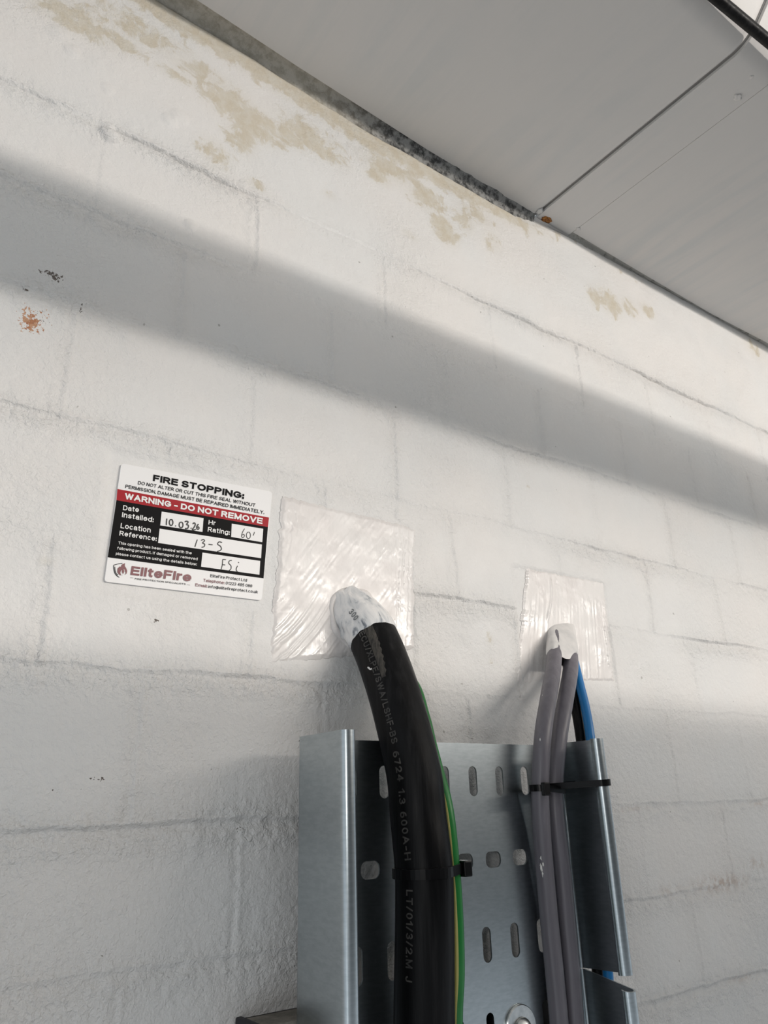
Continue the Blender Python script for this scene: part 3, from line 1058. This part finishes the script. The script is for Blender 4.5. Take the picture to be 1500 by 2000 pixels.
# ------------------------------------------------------------------ grey cables
def gp_list(L, off=(0, 0)):
    return [np.array(at(px, py, Y)) for (px, py, Y) in L]


GRR = .0061
La = [(1082, 1222, .012), (1083, 1245, -.004), (1083, 1275, -.016), (1080, 1310, -.027), (1070, 1370, -.039), (1060, 1440, -.044), (1055, 1540, -.042), (1058, 1620, -.039), (1064, 1700, -.037), (1073, 1800, -.0355), (1083, 1900, -.035), (1092, 2000, -.0345)]
Lb = [(1108, 1222, .012), (1110, 1245, -.004), (1114, 1275, -.013), (1114, 1310, -.024), (1104, 1370, -.034), (1092, 1440, -.038), (1083, 1540, -.0365), (1088, 1620, -.0365), (1098, 1700, -.035), (1107, 1800, -.0345), (1116, 1900, -.034), (1123, 2000, -.034)]
greys = []
for L, lab in ((La, 'left grey round cable of the pair tied to the tray'), (Lb, 'right grey round cable of the pair tied to the tray, touching the tray side')):
    pts = gp_list(L)
    d = pts[-1] - pts[-2]
    pts += [pts[-1] + d, pts[-1] + d * 4]
    pa = spline(pts, .003)
    g = tube('power_cable', pa, GRR, MGREY, n=36)
    tag(g, lab, 'cable', 'grey cables down the right side of the tray')
    greys.append((g, pa))
for (px, py, Y, r) in [(1062, 1352, -.048, .0011), (1060, 1360, -.048, .0008), (1055, 1445, -.051, .0008), (1057, 1676, -.0455, .0012), (1058, 1696, -.0452, .0021), (1061, 1688, -.0452, .0012), (1056, 1690, -.045, .001), (1060, 1706, -.0449, .0014)]:
    pth = greys[0][1]
    d0 = ray(px, py)
    # put the fleck on the sheath where the sight line meets it
    best = min((np.linalg.norm(np.cross(pth - CAMP, d0 / np.linalg.norm(d0)), axis=1)).argmin() for _ in (0,))
    c = pth[best]
    dn = d0 / np.linalg.norm(d0)
    tca = (c - CAMP) @ dn
    dd = np.linalg.norm(c - CAMP - dn * tca)
    P = CAMP + dn * (tca - math.sqrt(max(0, GRR ** 2 - dd ** 2)))
    blobmesh('paint_fleck', P, r, MMARK, greys[0][0], (.6, .35, 1.3), int(px + py), .4, 2)

# collar of the grey cables
V, F = [], []
nA = 64
rows = 12
for i in range(rows):
    t = i / (rows - 1)
    pa, pb = greys[0][1], greys[1][1]
    ia, ib = int(1 + t * 18), int(1 + t * 18)
    ca, cb = pa[ia], pb[ib]
    mid = (ca + cb) / 2
    tang = (pa[ia + 1] - pa[ia]); tang /= np.linalg.norm(tang)
    ux = (cb - ca); half = np.linalg.norm(ux) / 2; ux /= np.linalg.norm(ux)
    uy = np.cross(tang, ux)
    thick = .0017 + .0035 * (1 - t) ** 2
    for j in range(nA):
        a = 2 * math.pi * j / nA
        cx, cy = math.cos(a), math.sin(a)
        off = half if cx > 0 else -half
        rr = GRR + thick + .0004 * math.sin(5 * a + 3 * t)
        flat = 1 - .0 * abs(cx)
        p = mid + ux * (off * min(1, abs(cx) * 3) + rr * cx) + uy * (rr * cy * flat)
        if i >= rows - 3:
            # ragged lower hem with one drip between the cables
            hem = .0040 * math.exp(-(cx / .28) ** 2) - .0012 * math.exp(-((abs(cx) - .6) / .25) ** 2) + .0008 * math.sin(9 * a)
            p = p + tang * hem * (i - rows + 4) / 3 * 1.2
        if i == rows - 1:
            p = mid + ux * (off * min(1, abs(cx) * 3) + (GRR - .0006) * cx) + uy * ((GRR - .0006) * cy) + tang * hem * 1.2
        V.append(p)
for i in range(rows - 1):
    for j in range(nA):
        k = (j + 1) % nA
        F.append((i * nA + j, i * nA + k, (i + 1) * nA + k, (i + 1) * nA + j))
mesh_obj('sealant_collar', V, F, MSMEAR, seal2, True)

# ------------------------------------------------------------------ blue and black cables outside the tray
bl = [(1104, 1235, .010), (1110, 1255, -.004), (1121, 1290, -.014), (1132, 1335, -.021), (1144, 1385, -.026), (1153, 1440, -.030), (1164, 1540, -.031), (1175, 1700, -.031), (1187, 1895, -.031), (1193, 2000, -.031)]
pts = gp_list(bl); d = pts[-1] - pts[-2]; pts += [pts[-1] + d, pts[-1] + d * 4]
blue = tube('data_cable', spline(pts, .003), .0036, MBLUE, n=28)
tag(blue, 'blue cable hanging outside the right side of the tray', 'cable')
bk_ = [(1092, 1240, .010), (1098, 1262, -.002), (1108, 1300, -.009), (1118, 1345, -.014), (1126, 1390, -.018), (1134, 1440, -.021), (1146, 1540, -.022), (1156, 1700, -.022), (1167, 1895, -.022), (1172, 2000, -.022)]
pts = gp_list(bk_); d = pts[-1] - pts[-2]; pts += [pts[-1] + d, pts[-1] + d * 4]
blackc = tube('data_cable', spline(pts, .003), .0040, MBLK, n=28)
tag(blackc, 'thin black cable between the blue cable and the grey cables', 'cable')

# ------------------------------------------------------------------ cable tray
TX0, TX1, TY = .2355, .459, -.0262
TOP, BOT, NOTCH = .0395, -.30, -.1063
tray = empty('cable_tray', ((TX0 + TX1) / 2, TY, Z0 + BOT))
tag(tray, 'galvanised perforated steel cable tray fixed upright to the wall', 'cable tray')
th = .0012


def slot(cx, cz, w_, h_):
    r = min(w_, h_) / 2
    if w_ > h_: r *= .82
    pts = []
    for (sx, sz, a0) in ((1, 1, 0), (-1, 1, 90), (-1, -1, 180), (1, -1, 270)):
        for k in range(7):
            a = math.radians(a0 + 15 * k)
            pts.append((cx + sx * (w_ / 2 - r) + r * math.cos(a), cz + sz * (h_ / 2 - r) + r * math.sin(a)))
    return pts


def plate_with_holes(name, outer, holes, y, th, mat, parent):
    cu = bpy.data.curves.new(name, 'CURVE')
    cu.dimensions = '2D'; cu.fill_mode = 'BOTH'; cu.extrude = th / 2; cu.bevel_depth = 0
    for loop in [outer] + holes:
        sp = cu.splines.new('POLY'); sp.points.add(len(loop) - 1)
        for p, (a, b) in zip(sp.points, loop): p.co = (a, b, 0, 1)
        sp.use_cyclic_u = True
    o = bpy.data.objects.new(name, cu); COL.objects.link(o)
    m_ = bpy.data.meshes.new_from_object(o.evaluated_get(bpy.context.evaluated_depsgraph_get()))
    bpy.data.objects.remove(o); bpy.data.curves.remove(cu)
    for v in m_.vertices:
        v.co = Vector((v.co.x, y - v.co.z, v.co.y + Z0))
    m_.materials.clear(); m_.materials.append(mat); m_.name = name
    o = bpy.data.objects.new(name, m_); COL.objects.link(o)
    o.parent = parent; o.matrix_parent_inverse = parent.matrix_world.inverted()
    return o


holes = []
for k in range(7):
    holes.append(slot(.2718 + .02465 * k, .0145, .0074, .0192))
    x2 = .2845 + .02480 * k
    if x2 < .43: holes.append(slot(x2, -.0345, .0136, .0098))
    holes.append(slot(.2742 + .02470 * k, -.0830, .0074, .0200))
for k in range(8):
    x4 = .2735 + .02446 * k
    if k != 5: holes.append(slot(x4, -.1290, .0064, .0190))
    if k in (0, 1, 2, 3, 4, 5, 6): holes.append(slot(.2845 + .0248 * k, -.181, .0136, .0098)); holes.append(slot(.2742 + .0247 * k, -.230, .0074, .0200))
plate_with_holes('base_plate', [(TX0 + .003, BOT), (TX1 - .003, BOT), (TX1 - .003, TOP - .0005), (TX0 + .003, TOP - .0005)], holes, TY, th, MGALV, tray)


def flange_line(sign, x, lipY, r=.0041, hook=200, y0=TY):
    """base corner bend, web towards the room, rolled lip turned inwards; sign +1 = inwards is +X"""
    L = [(x + sign * .0035, y0)]
    for k in range(1, 6):
        a = math.radians(90 * k / 5)
        L.append((x + sign * (.003 - .003 * math.sin(a)), y0 - .003 * (1 - math.cos(a))))
    for t in np.linspace(.1, 1, 8):
        L.append((x, y0 - .003 + (lipY + r - (y0 - .003)) * t))
    for k in range(1, 15):
        a = math.radians(hook * k / 14)
        L.append((x + sign * (r - r * math.cos(a)), lipY + r - r * math.sin(a)))
    return L


lf = offset_strip(flange_line(1, TX0, -.0752), th)
profile_extrude('side_flange', lf, 0, 0, MGALV, tray, zf0=lambda a, b: Z0 + BOT, zf1=lambda a, b: Z0 + TOP + .0004)
# right flange in two lengths with the V-cut between them
up_edge = lambda a, b: Z0 + NOTCH + .0002 + (TY - b) * (.0012 / .043)
lo_edge = lambda a, b: Z0 + NOTCH - .0004 - max(0, TY - .002 - b) * (.0068 / .040)
rf = offset_strip(flange_line(-1, TX1, -.0700, r=.0043), th)
o = profile_extrude('side_flange', rf, 0, 0, MGALV, tray, zf0=up_edge, zf1=lambda a, b: Z0 + TOP + .0012)
rf2 = offset_strip(flange_line(-1, TX1, -.0705, r=.0043), th)
o = profile_extrude('side_flange', rf2, 0, 0, MGALV, tray, zf0=lambda a, b: Z0 + BOT, zf1=lo_edge)
tag(o, 'lower length of the side flange below the V-shaped cut')

# ------------------------------------------------------------------ strut bracket behind the tray
strut = empty('strut_channel', (.33, -.002, Z0 - .144))
tag(strut, 'dusty steel strut channel with black end cap, crossing behind the tray', 'bracket')
sx0, sx1 = .2165, .452
zt_, zb_ = Z0 - .1030, Z0 - .1443
box('channel_side', sx0, sx1, -.0252, -.0030, zt_ - .0025, zt_, MSTRUT, strut)
box('channel_side', sx0, sx1, -.0252, -.0030, zb_, zb_ + .0025, MSTRUT, strut)
box('channel_back', sx0, sx1, -.0030, -.0012, zb_, zt_, MSHADE, strut)  # shade of the channel's inside is put into this dark colour
box('channel_lip', sx0, sx1, -.0252, -.0230, zt_ - .010, zt_ - .0026, MSTRUT, strut)
box('channel_lip', sx0, sx1, -.0252, -.0230, zb_ + .0026, zb_ + .010, MSTRUT, strut)
box('end_cap', sx0 - .0035, sx0 + .0005, -.0262, -.0008, zb_ - .0008, zt_ + .0012, MFILMBLK, strut, .0011)

# ------------------------------------------------------------------ bolt and washer
bx, bz = .3957, Z0 - .1312


def disc(name, cx, cz, r0, r1, y0, y1, mat, parent, n=64, dome=0.0, hole=0.0):
    prof = []
    if hole:
        prof.append((hole, y0))
    prof += [(r0, y0)]
    for k in range(1, 9):
        t = k / 8
        if dome:
            prof.append((r1 * math.cos(t * math.pi / 2 * .999), y1 - 0 + (y0 - y1) * (1 - math.sin(t * math.pi / 2))))
        else:
            break
    if not dome:
        prof += [(r0, y0 + (y1 - y0) * .7), (r0 - .0005, y1), ((hole or 0.0002), y1)]
    V, F = [], []
    for (r, y) in prof:
        for j in range(n):
            a = 2 * math.pi * j / n
            V.append((cx + r * math.cos(a), y, cz + r * math.sin(a)))
    m_ = len(prof)
    for i in range(m_ - 1):
        for j in range(n):
            k = (j + 1) % n
            F.append((i * n + j, i * n + k, (i + 1) * n + k, (i + 1) * n + j))
    if hole:
        for j in range(n):
            k = (j + 1) % n
            F.append(((m_ - 1) * n + j, (m_ - 1) * n + k, k, j))
    o = mesh_obj(name, V, F, mat, parent, False)
    bm = bmesh.new(); bm.from_mesh(o.data); bmesh.ops.recalc_face_normals(bm, faces=bm.faces); bm.to_mesh(o.data); bm.free()
    for p in o.data.polygons: p.use_smooth = True
    o.data.set_sharp_from_angle(angle=math.radians(35))
    return o


wsh = disc('washer', bx, bz, .0128, .0128, TY - .0008, TY - .0026, MZINC, None, hole=.0045)
tag(wsh, 'large round zinc washer under the bolt head low on the tray', 'washer')
bolt = empty('tray_bolt', (bx, TY - .0027, bz))
tag(bolt, 'round-headed zinc bolt fixing the tray to the channel behind', 'bolt')
disc('bolt_head', bx, bz - .001, .0072, .0072, TY - .0028, TY - .0072, MZINC, bolt, dome=1.0)
bm = bmesh.new()
for a in (.5, .5 + math.pi / 2):
    g = bmesh.ops.create_cube(bm, size=1.0)
    for v in g['verts']:
        x, y, z = v.co.x * .0085, v.co.y * .0007, v.co.z * .0017
        v.co = Vector((bx + x * math.cos(a) - z * math.sin(a), TY - .0071 + y, bz - .001 + x * math.sin(a) + z * math.cos(a)))
m_ = bpy.data.meshes.new('drive_recess_shade'); bm.to_mesh(m_); bm.free(); m_.materials.append(MSHADE)  # dark bars drawn for the shade in the cross recess
o = bpy.data.objects.new('drive_recess_shade', m_); COL.objects.link(o); o.parent = bolt; o.matrix_parent_inverse = bolt.matrix_world.inverted()


# ------------------------------------------------------------------ cable ties
def hull(points):
    P = sorted(set(map(tuple, points)))
    def half(P):
        h = []
        for p in P:
            while len(h) >= 2 and (h[-1][0] - h[-2][0]) * (p[1] - h[-2][1]) - (h[-1][1] - h[-2][1]) * (p[0] - h[-2][0]) <= 0:
                h.pop()
            h.append(p)
        return h
    a, b = half(P), half(P[::-1])
    return a[:-1] + b[:-1]


def strap(name, loop, zf, width, thick, parent):
    """closed band round a hull given in plan (x, y); zf gives its height at every x"""
    n = len(loop)
    L = np.array(loop)
    T = np.roll(L, -1, 0) - np.roll(L, 1, 0); T /= np.linalg.norm(T, axis=1)[:, None]
    N = np.stack([T[:, 1], -T[:, 0]], 1)
    V, F = [], []
    for i in range(n):
        z = zf(L[i, 0], L[i, 1])
        for (o_, dz) in ((0, -1), (1, -1), (1, 1), (0, 1)):
            V.append((L[i, 0] + N[i, 0] * thick * o_, L[i, 1] + N[i, 1] * thick * o_, z + dz * width / 2))
    for i in range(n):
        k = (i + 1) % n
        for j in range(4):
            l_ = (j + 1) % 4
            F.append((i * 4 + j, i * 4 + l_, k * 4 + l_, k * 4 + j))
    o = mesh_obj(name, V, F, MTIE, parent)
    bm = bmesh.new(); bm.from_mesh(o.data); bmesh.ops.recalc_face_normals(bm, faces=bm.faces); bm.to_mesh(o.data); bm.free()
    return o


def circ(c, r, n=40):
    return [(c[0] + r * math.cos(2 * math.pi * k / n), c[1] + r * math.sin(2 * math.pi * k / n)) for k in range(n)]


def at_z(path, z):
    return path[np.argmin(abs(path[:, 2] - (Z0 + z)) + (path[:, 1] > -.002))]


zc_ = -.0355
cb, cg = at_z(BP, zc_), at_z(GP, zc_)
tie1 = empty('cable_tie', (cb[0], cb[1], Z0 + zc_))
tag(tie1, 'wide black cable tie with square head around the thick black and green cables', 'cable tie')
lp = hull(circ(cb, BIGR + .0003) + circ(cg, GR + .0003))
strap('strap', lp, lambda x, y: Z0 + zc_ + (x - cb[0]) * .02, .0054, .0012, tie1)
hc = at(906, 1700, cg[1] - .003)
hb = box('head', hc.x - .0028, hc.x + .0034, hc.y - .0042, hc.y + .0042, Z0 + zc_ - .0042, Z0 + zc_ + .0046, MTIE, tie1, .0009)

zc2 = .0085
ca, cbb = at_z(greys[0][1], zc2), at_z(greys[1][1], zc2)
tie2 = empty('cable_tie', (ca[0], ca[1], Z0 + zc2))
tag(tie2, 'narrow black cable tie around the grey cables and the tray side', 'cable tie')
lp = hull(circ(ca, GRR + .0003) + circ(cbb, GRR + .0003))
strap('strap', lp, lambda x, y: Z0 + zc2 + .0002 - (x - ca[0]) * .06, .0043, .0011, tie2)
hc = at(1066, 1550, -.050)
box('head', hc.x - .0030, hc.x + .0028, ca[1] - GRR - .0042, ca[1] - GRR - .0006, Z0 + zc2 - .0046, Z0 + zc2 + .0040, MTIE, tie2, .0007)
# length that spans from the grey cables across to the rolled lip and back behind the flange
lipc = (TX1 - .0043, -.0657)
lp2 = hull(circ((cbb[0], cbb[1]), .0058, 24) + circ(lipc, .0054, 40) + [(TX1 + .0012, -.04)])
strap('strap', lp2, lambda x, y: Z0 + zc2 + .0018 + (x - cbb[0]) * .06, .0043, .0010, tie2)

# ------------------------------------------------------------------ black cable below the soffit
def on_ceiling(px, py, Zc):
    d = ray(px, py)
    return np.array(CAMP + d * (Zc / d[2]))


ca_, cb_ = on_ceiling(1401, -2, .5995), on_ceiling(1500, 80, .5995)
dd_ = cb_ - ca_
hang = spline([ca_ - dd_ * 9, ca_ - dd_ * 2, ca_, cb_, cb_ + dd_ * 2, cb_ + dd_ * 9], .01)
hc_ = tube('hanging_cable', hang, .0047, MBLK, n=24, ref=(0, 0, 1))
tag(hc_, 'black cable strung just below the soffit at the top right', 'cable')

# ------------------------------------------------------------------ label
lab = empty('warning_label', tuple(at(365, 1040)))
tag(lab, 'white, red and black fire stopping warning label stuck on the wall left of the cables', 'label')
LY = -.00005


def C(cx, cy, lift=0.0):
    p = at(180 + cx / 3.75, 880 + cy / 3.75, 0.0)
    return Vector((p.x, -lift, p.z))


def sheet(name, pts, lift, mat, th_=.00006, parent=lab):
    P = [C(a, b, lift) for a, b in pts]
    n = len(P)
    V = [tuple(p) for p in P] + [(p.x, p.y + th_, p.z) for p in P]
    F = [tuple(range(n))[::-1], tuple(range(n, 2 * n))] + [(i, (i + 1) % n, n + (i + 1) % n, n + i) for i in range(n)]
    return mesh_obj(name, V, F, mat, parent)


def rcorner(P, r, n=6):
    out = []
    m_ = len(P)
    for i in range(m_):
        p, a, b = np.array(P[i], float), np.array(P[i - 1], float), np.array(P[(i + 1) % m_], float)
        da = (a - p) / np.linalg.norm(a - p); db = (b - p) / np.linalg.norm(b - p)
        for k in range(n + 1):
            t = k / n
            q = (1 - t) ** 2 * (p + da * r) + 2 * t * (1 - t) * p + t * t * (p + db * r)
            out.append(tuple(q))
    return out


L0 = .0004
sheet('sheet', rcorner([(212, 95), (1318, 303), (1240, 1098), (88, 960)], 26), L0, MLAB, .0016)
sheet('red_band', [(183, 283), (1293, 492), (1285, 562), (176, 365)], L0 + .00010, MLRED)
sheet('black_panel', [(176, 365), (1285, 562), (1253, 937), (112, 783)], L0 + .00010, MLBLK)
for q in ([(507, 449), (813, 497), (805, 598), (496, 550)], [(1020, 537), (1250, 575), (1243, 673), (1015, 634)], [(492, 574), (1240, 690), (1234, 790), (480, 678)], [(805, 749), (1228, 810), (1222, 911), (795, 852)]):
    sheet('blank_box', q, L0 + .00020, MLAB)

txts = {'b': ([], []), 'c': ([], []), 'w': ([], []), 'm': ([], [])}


def line(txt, bl_, br_, tp, key, off=.15):
    V, F = text_mesh(txt, off, .13 if off < .2 else .10)
    x0, x1 = V[:, 0].min(), V[:, 0].max()
    p0, p1, p2 = np.array(bl_, float), np.array(br_, float), np.array(tp, float)
    n_ = len(txts[key][0])
    lift = L0 + .00030
    ex = p1 - p0
    ey = (p2 - p0)
    ey = np.array([ey[0], ey[1]])
    for (x, y, z) in V:
        q = p0 + ex * (x - x0) / (x1 - x0) + ey * (y / CAPH)
        txts[key][0].append(tuple(C(q[0], q[1], lift + z * .008)))
    for f in F: txts[key][1].append(tuple(i + n_ for i in f))


line('FIRE STOPPING:', (442, 225), (1108, 358), (447, 178), 'b', .23)
line('DO NOT ALTER OR CUT THIS FIRE SEAL WITHOUT', (332, 249), (1190, 415), (336, 225), 'b', .155)
line('PERMISSION, DAMAGE MUST BE REPAIRED IMMEDIATELY.', (240, 277), (1256, 468), (243, 252), 'b', .155)
line('WARNING - DO NOT REMOVE', (234, 356), (1243, 541), (238, 313), 'w', .23)
line('Date', (222, 438), (338, 455), (226, 402), 'w', .17)
line('Installed:', (214, 490), (445, 528), (219, 453), 'w', .17)
line('Location', (204, 570), (424, 604), (208, 533), 'w', .17)
line('Reference:', (196, 624), (468, 666), (200, 589), 'w', .17)
line('Hr', (848, 543), (900, 550), (851, 510), 'w', .17)
line('Rating:', (842, 595), (1003, 620), (846, 561), 'w', .17)
line('This opening has been sealed with the', (188, 688), (725, 763), (190, 668), 'w', .15)
line('following product. If damaged or removed', (180, 726), (768, 806), (182, 706), 'w', .15)
line('please contact us using the details below:', (170, 766), (763, 845), (172, 746), 'w', .15)
line('EliteFire', (277, 912), (720, 963), (287, 848), 'm', .215)
line('FIRE PROTECTION SPECIALISTS', (310, 946), (682, 986), (311, 935), 'c', .15)
line('-', (276, 938), (300, 941), (276, 924), 'c', .10)
line('-', (690, 990), (714, 993), (690, 976), 'c', .10)
line('EliteFire Protect Ltd', (862, 928), (1130, 962), (864, 907), 'c', .135)
line('Telephone:', (810, 962), (966, 981), (812, 940), 'm', .15)
line('01223 485 088', (975, 982), (1168, 1004), (977, 961), 'c', .135)
line('Email:', (752, 995), (840, 1006), (754, 974), 'm', .15)
line('info@elitefireprotect.co.uk', (848, 1007), (1210, 1048), (850, 986), 'c', .135)
for k, mat, nm in (('b', MLBLK, 'black_lettering'), ('c', MLBLK, 'contact_lettering'), ('w', MLTW, 'white_lettering'), ('m', MLMAR, 'maroon_lettering')):
    mesh_obj(nm, txts[k][0], txts[k][1], mat, lab)


def ribbons(name, lines, wd, lift, mat, parent=lab, closed=False):
    V, F = [], []
    for L in lines:
        P = spline([(a, b, 0) for a, b in L], 4.0)[:, :2] if len(L) > 2 else np.linspace(L[0], L[1], 6)
        P = np.array(P, float)
        T = np.gradient(P, axis=0); T /= (np.linalg.norm(T, axis=1)[:, None] + 1e-9)
        N = np.stack([-T[:, 1], T[:, 0]], 1)
        b = len(V)
        for i, (p, n_) in enumerate(zip(P, N)):
            w2 = wd / 2 * (.7 if i in (0, len(P) - 1) else 1)
            V.append(tuple(C(*(p + n_ * w2), lift))); V.append(tuple(C(*(p - n_ * w2), lift)))
        for i in range(len(P) - 1):
            F.append((b + 2 * i, b + 2 * i + 1, b + 2 * i + 3, b + 2 * i + 2))
    return mesh_obj(name, V, F, mat, parent)


def oval(cx, cy, rx, ry, n=14):
    return [(cx + rx * math.sin(2 * math.pi * k / n), cy - ry * math.cos(2 * math.pi * k / n)) for k in range(n + 1)]


ribbons('handwriting', [[(544, 500), (541, 524), (540, 549)], oval(575, 529, 13, 22), [(604, 553), (611, 556)], oval(648, 547, 14, 21),
                        [(674, 524), (690, 520), (700, 527), (688, 543), (702, 551), (696, 572), (676, 573)], [(718, 570), (725, 573)],
                        [(734, 541), (742, 532), (752, 540), (746, 560), (730, 582), (745, 583), (757, 580)], [(776, 540), (764, 556), (763, 573), (772, 580), (780, 571), (775, 561), (765, 567)]], 9.5, L0 + .00035, MPEN)
ribbons('handwriting', [[(1113, 574), (1098, 600), (1091, 628), (1099, 641), (1111, 630), (1108, 616), (1094, 622)], oval(1141, 623, 15, 24), [(1186, 598), (1176, 626)]], 5.5, L0 + .00035, MPEN)
ribbons('handwriting', [[(767, 654), (757, 682), (749, 709)], [(794, 660), (812, 654), (820, 664), (805, 679), (821, 688), (816, 706), (797, 711)], [(848, 689), (880, 693)],
                        [(948, 676), (926, 671), (916, 688), (937, 704), (943, 724), (930, 736), (912, 741)]], 7.5, L0 + .00035, MPEN)
ribbons('handwriting', [[(953, 798), (950, 838), (941, 872)], [(953, 799), (977, 801)], [(950, 838), (972, 840)], [(1020, 806), (1002, 810), (997, 828), (1013, 846), (1012, 870), (998, 881)],
                        [(1061, 846), (1052, 868), (1055, 884), (1063, 885)], [(1066, 818), (1072, 825)]], 6.5, L0 + .00035, MPEN)
# shield and flame mark
ribbons('shield_mark', [[(220, 828), (190, 832), (155, 841)], [(155, 841), (156, 868), (163, 897), (178, 918), (197, 931)], [(163, 852), (166, 880), (175, 903), (186, 915)]], 4.5, L0 + .00030, MLBLK)
fl_o = [(238, 826), (214, 838), (208, 856), (200, 850), (184, 866), (182, 890), (192, 908), (208, 916), (204, 900), (212, 884), (218, 872), (216, 890), (222, 904), (232, 896), (236, 882), (244, 898), (236, 914), (250, 902), (254, 884), (246, 862), (236, 848)]
sheet('flame_mark', fl_o, L0 + .00030, MLMAR, .00003)
ribbons('flame_mark', [[(214, 878), (206, 894), (212, 910), (222, 917)], [(229, 872), (234, 886), (228, 904), (220, 914)]], 3.5, L0 + .00036, MLAB)

# ------------------------------------------------------------------ unseen box and bar added behind the camera to shade the wall
shade_box = empty('added_shade_box', (.9, -1.1, Z0 - .31))
tag(shade_box, 'unseen long box added behind the viewer to shade the lower wall', 'shade_box')
mdu = M('shade_box_sheet', (.12, .135, .15, 1), .5, metal=.3)
box('shade_box_body', -1.3, 3.3, -1.3, -.90, Z0 - .31, Z0 + .2907, mdu.m, shade_box, .003)
for x in (-.6, .4, 1.4, 2.4):
    box('shade_box_joint', x - .012, x + .012, -1.31, -.893, Z0 - .318, Z0 + .2906, MGALV, shade_box, .002)
for x in (-1.0, 3.1):
    box('shade_box_hanger', x - .01, x + .01, -1.15, -1.13, Z0 + .2905, 2.79, MGALV, shade_box)
shade_bar = empty('added_shade_bar', (.9, -.9, Z0 + .454))
tag(shade_bar, 'unseen straight bar added behind the viewer to cast the shadow band on the wall', 'shade_bar')
PP = np.array([(x, -.9, Z0 + .4536 + .010 * (x - .6)) for x in np.linspace(-1.25, 3.25, 30)])
tube('shade_bar', PP, .030, MSLAB, shade_bar, n=24, ref=(0, 0, 1))
for x in (-1.2, 3.2):
    box('shade_bar_support', x - .012, x + .012, -.93, -.905, Z0 + .2912, Z0 + .44, MGALV, shade_bar)
